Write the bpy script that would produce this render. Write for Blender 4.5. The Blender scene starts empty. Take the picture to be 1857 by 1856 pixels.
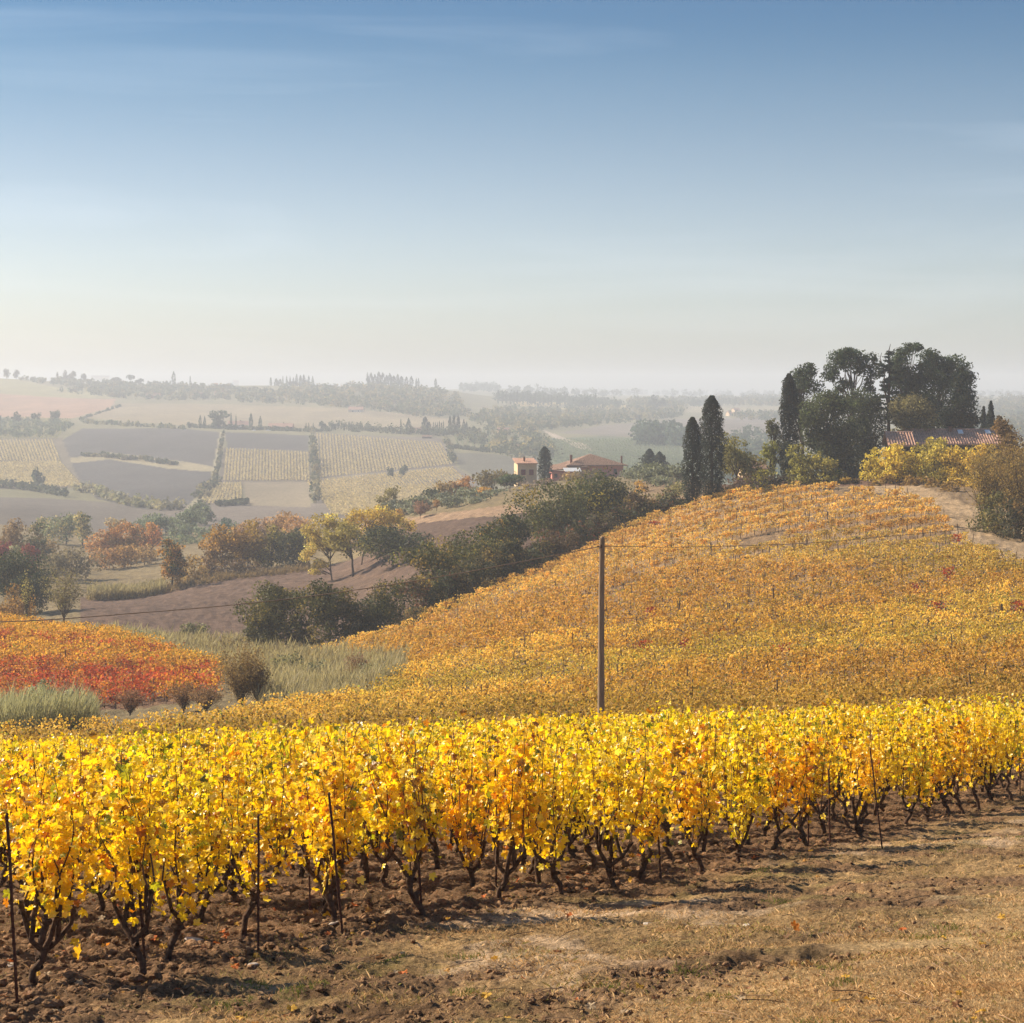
import bpy, math, random
import numpy as np
R = math.radians
F = 3465.0          # focal length in photograph pixels
CX, HY = 928.5, 715.0
SC = bpy.context.scene
COL = SC.collection

# ------------------------------------------------------------------ camera, sky, sun, exposure
cam_d = bpy.data.cameras.new('camera'); cam = bpy.data.objects.new('camera', cam_d); COL.objects.link(cam)
cam_d.sensor_fit = 'HORIZONTAL'; cam_d.sensor_width = 36.0; cam_d.lens = 36.0 * F / 1857.0
cam_d.shift_y = -(928.0 - HY) / 1857.0
cam_d.clip_start = 0.1; cam_d.clip_end = 20000
cam.location = (0, 0, 0); cam.rotation_euler = (R(90), 0, 0)
SC.camera = cam

SUN_AZ, SUN_EL = R(-66), R(34)      # azimuth measured from +Y towards +X
world = bpy.data.worlds.new('World'); SC.world = world; world.use_nodes = True
nt = world.node_tree; nt.nodes.clear()
def N(t, typ, **kw):
    n = t.nodes.new(typ)
    for k, v in kw.items(): setattr(n, k, v)
    return n
sky = N(nt, 'ShaderNodeTexSky', sky_type='NISHITA', sun_disc=False)
sky.sun_elevation = SUN_EL; sky.sun_rotation = SUN_AZ; sky.altitude = 200
sky.air_density = 1.0; sky.dust_density = 1.3; sky.ozone_density = 1.6
# thin cirrus streaks, laid on the sky sphere by direction
tc = N(nt, 'ShaderNodeTexCoord'); mp = N(nt, 'ShaderNodeMapping')
mp.inputs['Scale'].default_value = (1.6, 1.6, 16.0); mp.inputs['Rotation'].default_value = (R(6), R(-5), 0)
nz = N(nt, 'ShaderNodeTexNoise'); nz.inputs['Scale'].default_value = 1.7; nz.inputs['Detail'].default_value = 5; nz.inputs['Distortion'].default_value = 0.6
rmp = N(nt, 'ShaderNodeValToRGB'); rmp.color_ramp.elements[0].position = 0.50; rmp.color_ramp.elements[1].position = 0.85
mul = N(nt, 'ShaderNodeMath', operation='MULTIPLY'); mul.inputs[1].default_value = 0.16
mixc = N(nt, 'ShaderNodeMix', data_type='RGBA'); mixc.inputs[7].default_value = (9.0, 9.6, 10.4, 1)
bg = N(nt, 'ShaderNodeBackground'); bg.inputs['Strength'].default_value = 0.085
sep = N(nt, 'ShaderNodeSeparateXYZ'); sr = N(nt, 'ShaderNodeValToRGB')
sr.color_ramp.interpolation = 'B_SPLINE'
SKY_RAMP = [(0.0,(.76,.81,.93)),(.033,(.90,.92,1.02)),(.076,(.83,.84,.92)),(.119,(.63,.67,.74)),(.161,(.42,.55,.64)),(.194,(.24,.43,.57)),(.28,(.22,.40,.56)),(1.0,(.52,.70,.92))]
sr.color_ramp.elements[0].color = (*SKY_RAMP[0][1], 1); sr.color_ramp.elements[1].color = (*SKY_RAMP[-1][1], 1)
for p, c in SKY_RAMP[1:-1]:
    e = sr.color_ramp.elements.new(p); e.color = (*c, 1)
skm = N(nt, 'ShaderNodeMix', data_type='RGBA', blend_type='MULTIPLY'); skm.inputs[0].default_value = 1.0
out = N(nt, 'ShaderNodeOutputWorld')
L = nt.links.new
L(tc.outputs['Generated'], mp.inputs['Vector']); L(mp.outputs[0], nz.inputs['Vector']); L(nz.outputs['Fac'], rmp.inputs[0])
L(rmp.outputs[0], mul.inputs[0]); L(mul.outputs[0], mixc.inputs[0])
L(tc.outputs['Generated'], sep.inputs[0]); L(sep.outputs['Z'], sr.inputs[0])
L(sky.outputs[0], skm.inputs[6]); L(sr.outputs[0], skm.inputs[7]); L(skm.outputs[2], mixc.inputs[6])
L(mixc.outputs[2], bg.inputs['Color']); L(bg.outputs[0], out.inputs['Surface'])

sun_d = bpy.data.lights.new('sun', 'SUN'); sun = bpy.data.objects.new('sun', sun_d); COL.objects.link(sun)
sun_d.energy = 5.0; sun_d.angle = R(0.6); sun_d.color = (1.0, 0.87, 0.68)
sun.location = (-50, 40, 60)
sun.rotation_euler = (R(90) - SUN_EL, 0, R(180) - SUN_AZ)
SC.view_settings.view_transform = 'Standard'; SC.view_settings.look = 'None'
SC.view_settings.exposure = 0.80; SC.view_settings.gamma = 1.0; SC.view_settings.use_curve_mapping = False
SC.render.engine = 'CYCLES'
cy = SC.cycles
cy.max_bounces = 6; cy.diffuse_bounces = 3; cy.glossy_bounces = 2; cy.transmission_bounces = 4; cy.volume_bounces = 1; cy.transparent_max_bounces = 4
cy.use_denoising = True; cy.sample_clamp_indirect = 6.0; cy.use_adaptive_sampling = True; cy.adaptive_threshold = 0.02
cy.caustics_reflective = False; cy.caustics_refractive = False

# ------------------------------------------------------------------ small maths
def vnoise(x, y, seed=0):
    xi = np.floor(x).astype(np.int64); yi = np.floor(y).astype(np.int64)
    fx = x - xi; fy = y - yi; fx = fx*fx*(3-2*fx); fy = fy*fy*(3-2*fy)
    def h(a, b):
        n = (a*374761393 + b*668265263 + seed*974634777) & 0xffffffff
        n = ((n ^ (n >> 13)) * 1274126177) & 0xffffffff
        return ((n ^ (n >> 16)) & 0xffff) / 65535.0
    return (h(xi,yi)*(1-fx)+h(xi+1,yi)*fx)*(1-fy)+(h(xi,yi+1)*(1-fx)+h(xi+1,yi+1)*fx)*fy
def fbm(x, y, s, o=4, seed=0):
    a, t, r = 1.0, 0.0, 0.0
    for i in range(o):
        r = r + a*vnoise(x*s*2**i+17.3*i, y*s*2**i-9.1*i, seed+i); t += a; a *= 0.55
    return r/t
def sstep(a, b, x):
    t = np.clip((x-a)/(b-a), 0, 1); return t*t*(3-2*t)
def pchip(xk, yk, x):
    xk = np.asarray(xk, float); yk = np.asarray(yk, float)
    h = np.diff(xk); d = np.diff(yk)/h
    m = np.zeros_like(yk); m[0] = d[0]; m[-1] = d[-1]
    for i in range(1, len(yk)-1):
        if d[i-1]*d[i] > 0:
            w1 = 2*h[i]+h[i-1]; w2 = h[i]+2*h[i-1]; m[i] = (w1+w2)/(w1/d[i-1]+w2/d[i])
    x = np.clip(x, xk[0], xk[-1]); i = np.clip(np.searchsorted(xk, x)-1, 0, len(h)-1)
    t = (x-xk[i])/h[i]; t2 = t*t; t3 = t2*t
    return (2*t3-3*t2+1)*yk[i]+(t3-2*t2+t)*h[i]*m[i]+(-2*t3+3*t2)*yk[i+1]+(t3-t2)*h[i]*m[i+1]

# ------------------------------------------------------------------ the lie of the land
def slope_near(px): return 0.180 - 0.022*np.asarray(px, float)/1857.0
def py_near(px, Y): return HY + F*(1.74 + slope_near(px)*Y)/Y
FARC = {
 0: [(700,935),(800,915),(950,895),(1100,862),(1300,812),(1450,788),(1600,772),(2000,742),(2400,706),(2800,686),(3300,691),(4500,705),(6000,712)],
 200: [(700,950),(800,930),(950,900),(1100,865),(1300,812),(1450,786),(1600,772),(2000,742),(2400,714),(2800,696),(3300,699),(4500,708),(6000,713)],
 400: [(700,950),(800,930),(950,900),(1100,865),(1300,812),(1450,787),(1600,774),(2000,745),(2400,716),(2800,700),(3300,702),(4500,708),(6000,713)],
 600: [(700,945),(850,915),(1000,883),(1200,835),(1400,797),(1600,777),(2000,745),(2400,712),(2800,702),(3300,705),(4500,709),(6000,714)],
 740: [(700,928),(850,910),(1000,880),(1200,835),(1400,798),(1600,778),(2000,748),(2400,714),(2800,700),(3300,704),(4500,709),(6000,714)],
 900: [(700,908),(850,900),(1000,872),(1200,830),(1400,800),(1600,781),(2000,757),(2400,738),(2800,722),(3300,720),(4500,705),(6000,714)],
 1000: [(700,900),(850,895),(1000,870),(1200,832),(1400,803),(1600,785),(2000,762),(2400,745),(2800,727),(3300,722),(4500,713),(6000,715)],
 1100: [(700,892),(850,888),(1000,865),(1200,832),(1400,805),(1600,788),(2000,765),(2400,747),(2800,732),(3300,725),(4500,717),(6000,716)],
 1300: [(700,890),(850,885),(1000,862),(1200,830),(1400,800),(1600,780),(2000,762),(2400,748),(2800,738),(3300,730),(4500,720),(6000,717)],
 1857: [(700,890),(850,885),(1000,862),(1200,830),(1400,800),(1600,782),(2000,765),(2400,745),(2800,728),(3300,724),(4500,719),(6000,717)]}
MID = {
 0: [(62,1425),(90,1376),(110,1345),(140,1290),(170,1210),(200,1158),(230,1136),(300,1120),(400,1050),(500,1000)],
 200: [(62,1415),(90,1370),(110,1325),(125,1303),(145,1275),(170,1205),(190,1172),(215,1165),(235,1150),(260,1125),(300,1102),(350,1085),(400,1052),(460,1025),(520,1006)],
 400: [(62,1400),(95,1338),(120,1290),(150,1250),(190,1205),(220,1175),(250,1150),(300,1095),(340,1062),(370,1046),(420,1022),(500,1000)],
 600: [(62,1395),(90,1335),(110,1300),(150,1240),(190,1185),(215,1170),(280,1100),(330,1050),(370,1028),(430,1002),(500,980)],
 740: [(62,1390),(90,1325),(110,1290),(150,1205),(190,1140),(215,1115),(260,1060),(330,988),(400,942),(440,927),(520,925)],
 900: [(62,1385),(90,1315),(110,1275),(150,1165),(190,1095),(210,1065),(250,1020),(330,945),(400,908),(440,893),(510,893)],
 1000: [(62,1382),(90,1308),(110,1262),(150,1145),(190,1070),(230,1030),(250,1012),(330,930),(400,892),(450,875),(510,880)],
 1100: [(62,1380),(90,1302),(110,1245),(140,1160),(180,1060),(220,1000),(245,976),(330,905),(400,880),(450,868),(520,872)],
 1230: [(62,1372),(90,1295),(110,1235),(140,1145),(180,1035),(220,965),(250,925),(270,912),(330,885),(400,868),(460,862),(520,870)],
 1300: [(62,1368),(90,1290),(110,1225),(140,1138),(180,1025),(220,945),(250,905),(270,893),(330,885),(400,880),(500,885)],
 1500: [(62,1352),(90,1278),(110,1210),(140,1120),(180,1005),(220,925),(245,888),(265,872),(300,870),(400,886),(500,892)],
 1650: [(62,1340),(90,1265),(110,1195),(140,1105),(180,1000),(215,925),(240,893),(260,870),(300,862),(400,882),(500,890)],
 1760: [(62,1332),(90,1255),(110,1185),(140,1095),(175,1010),(205,950),(230,905),(260,868),(300,858),(400,878),(500,888)],
 1857: [(62,1322),(90,1242),(110,1172),(140,1088),(170,1030),(190,995),(215,935),(240,895),(270,865),(300,855),(400,875),(500,888)]}
LG = np.linspace(math.log(40.0), math.log(6000.0), 900)
def far_at(px):
    ks = sorted(FARC); g = np.array([pchip(np.log([a for a,_ in FARC[k]]), [b for _,b in FARC[k]], LG) for k in ks])
    px = min(max(px, ks[0]), ks[-1]); i = min(max(np.searchsorted(ks, px)-1, 0), len(ks)-2)
    t = (px-ks[i])/(ks[i+1]-ks[i]); return g[i]*(1-t)+g[i+1]*t
PXK = sorted(MID); TAB = []
for k in PXK:
    fa = far_at(k); pts = [(40, float(py_near(k,40))), (50, float(py_near(k,50)))] + MID[k]
    for yy in (700,800,900,1000,1200,1400,1600,1800,2000,2400,2800,3300,4500,6000):
        pts.append((yy, float(np.interp(math.log(yy), LG, fa))))
    zz = [-(b-HY)/F*a for a, b in pts]       # interpolate heights, which is smoother than pixels
    TAB.append(pchip(np.log([a for a,_ in pts]), zz, LG))
TAB = np.array(TAB)
# refine across columns
PXF = np.arange(0, 1858, 20.0); TABF = np.array([pchip(PXK, TAB[:, j], PXF) for j in range(TAB.shape[1])]).T
for _ in range(2):
    P_ = np.pad(TABF, ((1,1),(0,0)), 'edge'); TABF = 0.25*P_[:-2]+0.5*P_[1:-1]+0.25*P_[2:]
def gz(px, Y):
    """ground height for an image column and a distance (arrays)"""
    px = np.asarray(px, float); Y = np.asarray(Y, float); px, Y = np.broadcast_arrays(px, Y)
    pc = np.clip(px, 0, 1857.0)
    near = -1.74 - slope_near(np.clip(px, -600, 2500))*Y
    u = np.clip((np.log(np.maximum(Y, 1e-3))-LG[0])/(LG[-1]-LG[0])*(len(LG)-1), 0, len(LG)-1.001)
    v = np.clip(pc/20.0, 0, len(PXF)-1.001)
    i = v.astype(int); j = u.astype(int); fv = v-i; fu = u-j
    far = (TABF[i,j]*(1-fu)+TABF[i,j+1]*fu)*(1-fv)+(TABF[i+1,j]*(1-fu)+TABF[i+1,j+1]*fu)*fv
    t = sstep(41, 49, Y)
    return near*(1-t)+far*t
def xpx(px, Y): return (np.asarray(px, float)-CX)/F*Y
def topx(x, Y): return CX + np.asarray(x, float)*F/np.asarray(Y, float)
def gxy(x, y): return gz(topx(x, y), y)
def P(px, py, Y): return ((px-CX)/F*Y, Y, (HY-py)/F*Y)
def hit(px, py, y0=650., y1=6000.):
    """first distance at which the ground of column px is seen at row py"""
    ys = np.exp(np.linspace(math.log(y0), math.log(y1), 700)); r = HY - gz(px, ys)/ys*F
    k = np.argmax(r <= py)
    return float(ys[k]) if (r <= py).any() else float(ys[-1])
def inpoly(px, py, poly):
    px = np.asarray(px); py = np.asarray(py); r = np.zeros(px.shape, bool); n = len(poly)
    for i in range(n):
        x1, y1 = poly[i]; x2, y2 = poly[(i+1) % n]
        c = ((y1 > py) != (y2 > py)) & (px < (x2-x1)*(py-y1)/((y2-y1) if y2 != y1 else 1e-9)+x1); r ^= c
    return r
# the edge of the near vineyard block (x, y) and which side of it is vineyard
EDGE = [(-60,-96),(-4.2,9.2),(-2.3,12.3),(-.76,15.8),(1.97,19.4),(4.33,23.2),(8.9,32.6),(16,47),(22,60)]
def edge_x(Y): return np.interp(Y, [b for a,b in EDGE], [a for a,b in EDGE])
def block_far(px): return np.interp(px, [-400,0,200,400,600,680,720,744,745,900,1000,1100,1150,1230,1300,1500,1650,1700,1730,1857,2300],
                                        [97,97,97,102,114,120,130,149,193,209,228,242,246,248,253,244,232,214,190,165,150])

# ------------------------------------------------------------------ mesh helpers
def mesh_np(name, V, Fc, col=None, mat=None, smooth=False):
    V = np.asarray(V, np.float32); Fc = np.asarray(Fc, np.int32); m, k = Fc.shape
    me = bpy.data.meshes.new(name); me.vertices.add(len(V)); me.vertices.foreach_set('co', V.ravel())
    me.loops.add(m*k); me.loops.foreach_set('vertex_index', Fc.ravel())
    me.polygons.add(m); me.polygons.foreach_set('loop_start', np.arange(0, m*k, k, dtype=np.int32))
    me.polygons.foreach_set('use_smooth', np.full(m, smooth, bool))
    me.update(calc_edges=True)
    if col is not None:
        a = me.color_attributes.new('Col', 'FLOAT_COLOR', 'POINT')
        c = np.ones((len(V), 4), np.float32); c[:, :3] = col; a.data.foreach_set('color', c.ravel())
    if mat: me.materials.append(mat)
    return me
def obj(name, me, parent=None, loc=None, label=None, cat=None, group=None, kind=None, color=None):
    o = bpy.data.objects.new(name, me); COL.objects.link(o)
    if parent: o.parent = parent
    if loc is not None: o.location = loc
    if color is not None: o.color = (*color, 1)
    if label: o['label'] = label
    if cat: o['category'] = cat
    if group: o['group'] = group
    if kind: o['kind'] = kind
    return o
def tube_np(pts, rad, n=6):
    pts = np.asarray(pts, float); rad = np.broadcast_to(rad, (len(pts),)); V = []; Fc = []
    for i, p in enumerate(pts):
        d = pts[min(i+1, len(pts)-1)]-pts[max(i-1, 0)]; d = d/(np.linalg.norm(d)+1e-9)
        a = np.cross(d, (0.3, 1, 0.1) if abs(d[1]) < 0.9 else (1, 0, 0)); a /= np.linalg.norm(a)+1e-9; b = np.cross(d, a)
        for k in range(n):
            t = 2*math.pi*k/n; V.append(p+rad[i]*(math.cos(t)*a+math.sin(t)*b))
    for i in range(len(pts)-1):
        for k in range(n):
            k2 = (k+1) % n; Fc.append((i*n+k, i*n+k2, (i+1)*n+k2, (i+1)*n+k))
    return np.array(V), np.array(Fc)
class MB:
    def __init__(s): s.V = []; s.F = []; s.n = 0; s.C = []
    def add(s, V, Fc, c=(1,1,1)):
        s.V.append(V); s.F.append(np.asarray(Fc)+s.n); s.n += len(V); s.C.append(np.tile(np.asarray(c, float), (len(V), 1)) if np.ndim(c) == 1 else c)
    def tube(s, pts, rad, n=6, c=(1,1,1)): s.add(*tube_np(pts, rad, n), c)
    def box(s, x0, y0, z0, x1, y1, z1, c=(1,1,1)):
        V = np.array([(x,y,z) for z in (z0,z1) for y in (y0,y1) for x in (x0,x1)], float)
        s.add(V, [(0,2,3,1),(4,5,7,6),(0,1,5,4),(2,6,7,3),(0,4,6,2),(1,3,7,5)], c)
    def quad(s, a, b, c_, d, c=(1,1,1)): s.add(np.array([a,b,c_,d], float), [(0,1,2,3)], c)
    def mesh(s, name, mat, smooth=False): return mesh_np(name, np.vstack(s.V), np.vstack(s.F), np.vstack(s.C), mat, smooth)
def rot_frames(rng, n, up=None, spread=1.0):
    """n random orthonormal pairs (u, v)"""
    a = rng.normal(size=(n,3))*spread
    if up is not None: a = a+up
    a /= np.linalg.norm(a, axis=1)[:, None]+1e-9
    b = rng.normal(size=(n,3)); u = np.cross(a, b); u /= np.linalg.norm(u, axis=1)[:, None]+1e-9
    return u, np.cross(a, u)
def cards(rng, Pn, size, col, nrm=None, spread=1.0, asp=0.7):
    """one leaf-like quad (a kite) per point"""
    n = len(Pn); u, v = rot_frames(rng, n, nrm, spread); s = (size*(0.6+0.8*rng.random(n)))[:, None]
    V = np.empty((n,4,3)); V[:,0] = Pn-v*s; V[:,1] = Pn+u*s*asp-v*s*.1; V[:,2] = Pn+v*s; V[:,3] = Pn-u*s*asp+v*s*.15
    return V.reshape(-1,3), np.arange(4*n).reshape(-1,4), np.repeat(col, 4, axis=0)

# ------------------------------------------------------------------ materials
def mat(name):
    m = bpy.data.materials.new(name); m.use_nodes = True; t = m.node_tree
    return m, t, t.nodes['Principled BSDF'], t.nodes['Material Output']
def foliage_mat(name, transl=0.35, rough=0.6, spec=0.25, tboost=(1.1,1.1,.8)):
    m, t, b, o = mat(name)
    at = N(t, 'ShaderNodeVertexColor', layer_name='Col'); oi = N(t, 'ShaderNodeObjectInfo')
    mx = N(t, 'ShaderNodeMix', data_type='RGBA', blend_type='MULTIPLY'); mx.inputs[0].default_value = 1
    t.links.new(at.outputs[0], mx.inputs[6]); t.links.new(oi.outputs['Color'], mx.inputs[7])
    t.links.new(mx.outputs[2], b.inputs['Base Color']); b.inputs['Roughness'].default_value = rough; b.inputs['Specular IOR Level'].default_value = spec
    tr = N(t, 'ShaderNodeBsdfTranslucent'); m2 = N(t, 'ShaderNodeMix', data_type='RGBA', blend_type='MULTIPLY'); m2.inputs[0].default_value = 1; m2.inputs[7].default_value = (*tboost, 1)
    t.links.new(mx.outputs[2], m2.inputs[6]); t.links.new(m2.outputs[2], tr.inputs[0])
    sh = N(t, 'ShaderNodeMixShader'); sh.inputs[0].default_value = transl
    t.links.new(b.outputs[0], sh.inputs[1]); t.links.new(tr.outputs[0], sh.inputs[2]); t.links.new(sh.outputs[0], o.inputs[0])
    return m
def plain_mat(name, col, rough=0.85, nscale=4.0, namp=0.35, bump=0.0, spec=0.3, attr=False, stretch=(1,1,1)):
    m, t, b, o = mat(name)
    tcn = N(t, 'ShaderNodeTexCoord'); mpn = N(t, 'ShaderNodeMapping'); mpn.inputs['Scale'].default_value = stretch
    nn = N(t, 'ShaderNodeTexNoise'); nn.inputs['Scale'].default_value = nscale; nn.inputs['Detail'].default_value = 6
    t.links.new(tcn.outputs['Object'], mpn.inputs[0]); t.links.new(mpn.outputs[0], nn.inputs['Vector'])
    mr = N(t, 'ShaderNodeMapRange'); mr.inputs['From Min'].default_value = .3; mr.inputs['From Max'].default_value = .7
    mr.inputs['To Min'].default_value = 1-namp; mr.inputs['To Max'].default_value = 1+namp; t.links.new(nn.outputs['Fac'], mr.inputs['Value'])
    mx = N(t, 'ShaderNodeMix', data_type='RGBA', blend_type='MULTIPLY'); mx.inputs[0].default_value = 1; mx.inputs[6].default_value = (*col, 1)
    if attr:
        at = N(t, 'ShaderNodeVertexColor', layer_name='Col'); t.links.new(at.outputs[0], mx.inputs[6])
    t.links.new(mr.outputs[0], mx.inputs[7]); t.links.new(mx.outputs[2], b.inputs['Base Color'])
    b.inputs['Roughness'].default_value = rough; b.inputs['Specular IOR Level'].default_value = spec
    if bump:
        bp = N(t, 'ShaderNodeBump'); bp.inputs['Strength'].default_value = bump; bp.inputs['Distance'].default_value = 0.02
        t.links.new(nn.outputs['Fac'], bp.inputs['Height']); t.links.new(bp.outputs[0], b.inputs['Normal'])
    return m
M_VINE = foliage_mat('vine_leaf', 0.48, 0.36, 0.7, (1.25,1.18,.5))
M_FOL = foliage_mat('foliage', 0.42, 0.65, 0.2)
M_GRASS = foliage_mat('dry_grass', 0.25, 0.7, 0.15, (1,1,1))
M_BARK = plain_mat('bark', (.075,.05,.035), .95, 9, .4, .6, .1)
M_VBARK = plain_mat('vine_bark', (.095,.058,.038), .95, 30, .5, .8, .1)
M_TWIG = plain_mat('twig', (.16,.095,.06), .9, 6, .3, 0, .1)

# ground material: colour comes from the field, grain from noise
def ground_material():
    m, t, b, o = mat('ground'); lk = t.links.new
    at = N(t, 'ShaderNodeVertexColor', layer_name='Col'); tcn = N(t, 'ShaderNodeTexCoord')
    n1 = N(t, 'ShaderNodeTexNoise'); n1.inputs['Scale'].default_value = 38; n1.inputs['Detail'].default_value = 5; n1.inputs['Roughness'].default_value = .7
    n2 = N(t, 'ShaderNodeTexNoise'); n2.inputs['Scale'].default_value = 4.5; n2.inputs['Detail'].default_value = 8; n2.inputs['Roughness'].default_value = .75
    n3 = N(t, 'ShaderNodeTexNoise'); n3.inputs['Scale'].default_value = .5; n3.inputs['Detail'].default_value = 9; n3.inputs['Roughness'].default_value = .7
    prev = at.outputs[0]
    for n, a in ((n1, .5), (n2, .55), (n3, .40)):
        lk(tcn.outputs['Object'], n.inputs['Vector']); mr = N(t, 'ShaderNodeMapRange'); mr.inputs['From Min'].default_value = .3; mr.inputs['From Max'].default_value = .7
        mr.inputs['To Min'].default_value = 1-a; mr.inputs['To Max'].default_value = 1+a; lk(n.outputs['Fac'], mr.inputs['Value'])
        mx = N(t, 'ShaderNodeMix', data_type='RGBA', blend_type='MULTIPLY'); mx.inputs[0].default_value = 1; lk(prev, mx.inputs[6]); lk(mr.outputs[0], mx.inputs[7]); prev = mx.outputs[2]
    lk(prev, b.inputs['Base Color']); b.inputs['Roughness'].default_value = .95; b.inputs['Specular IOR Level'].default_value = .1
    b1 = N(t, 'ShaderNodeBump'); b1.inputs['Strength'].default_value = .7; b1.inputs['Distance'].default_value = .03; lk(n1.outputs['Fac'], b1.inputs['Height'])
    b2 = N(t, 'ShaderNodeBump'); b2.inputs['Strength'].default_value = .8; b2.inputs['Distance'].default_value = .25; lk(n2.outputs['Fac'], b2.inputs['Height']); lk(b1.outputs[0], b2.inputs['Normal'])
    lk(b2.outputs[0], b.inputs['Normal'])
    return m
M_GROUND = ground_material()

# ------------------------------------------------------------------ ground
SOIL = np.array([.215,.125,.066]); STRAW = np.array([.39,.25,.115]); BARE = np.array([.62,.43,.26]); PLOUGH = np.array([.145,.092,.064])
GREENG = np.array([.22,.18,.06])
def fields():
    """far fields as outlines seen from the vineyard: (outline, colour)"""
    D = (.098,.088,.080)
    return [
     ([(-400,640),(3000,640),(3000,960),(-400,960)], (.20,.18,.10)),
     ([(-300,900),(80,903),(250,915),(330,925),(420,945),(900,960),(-300,1010)], (.15,.125,.10)),
     ([(300,905),(560,912),(860,935),(860,990),(300,990)], (.18,.145,.115)),
     ([(112,800),(150,778),(330,780),(400,787),(398,835),(388,880),(350,915),(260,925),(175,905),(150,880),(125,835)], D),
     ([(125,830),(200,822),(330,835),(398,848),(398,855),(300,848),(200,832),(130,838)], (.30,.25,.15)),
     ([(408,787),(560,792),(560,820),(412,812)], D),
     ([(398,787),(408,787),(406,812),(394,860),(385,880),(345,925),(335,925),(380,875)], (.30,.26,.16)),
     ([(440,872),(565,872),(565,920),(445,916)], (.25,.20,.13)),
     ([(-300,795),(112,795),(150,885),(-300,885)], (.17,.14,.10)),
     ([(405,812),(562,818),(562,873),(440,875),(435,912),(370,918),(400,850)], (.16,.13,.10)),
     ([(570,788),(800,795),(830,850),(870,880),(860,960),(570,930)], (.17,.14,.11)),
     ([(820,822),(900,825),(1020,835),(1000,870),(880,880),(835,850)], (.13,.12,.09)),
     ([(570,868),(820,845),(825,850),(575,875)], (.22,.18,.13)),
     ([(-300,700),(60,702),(130,722),(210,724),(200,745),(130,760),(40,760),(-300,742)], (.35,.21,.135)),
     ([(-300,682),(30,688),(110,705),(230,712),(210,722),(130,722),(-300,702)], (.28,.25,.12)),
     ([(220,732),(420,735),(610,742),(720,750),(850,760),(830,775),(500,775),(330,772),(140,758)], (.27,.215,.13)),
     ([(860,735),(1000,742),(1100,755),(900,765)], (.20,.17,.10)),
     ([(1010,785),(1100,772),(1230,760),(1420,757),(1440,800),(1230,795),(1100,790)], (.19,.16,.13)),
     ([(960,795),(1100,790),(1240,800),(1500,830),(1500,900),(1000,880)], (.13,.145,.085)),
     ([(930,728),(1040,730),(1000,737),(930,736)], (.42,.32,.14)),
     ([(1000,742),(1060,731),(1200,737),(1180,742),(1080,742)], (.40,.31,.14)),
     ([(1240,737),(1430,739),(1430,748),(1240,748)], (.26,.22,.13)),
     ([(980,778),(1010,788),(1060,806),(1075,820),(1050,816),(1010,796)], (.42,.34,.26)),
    ]
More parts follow.
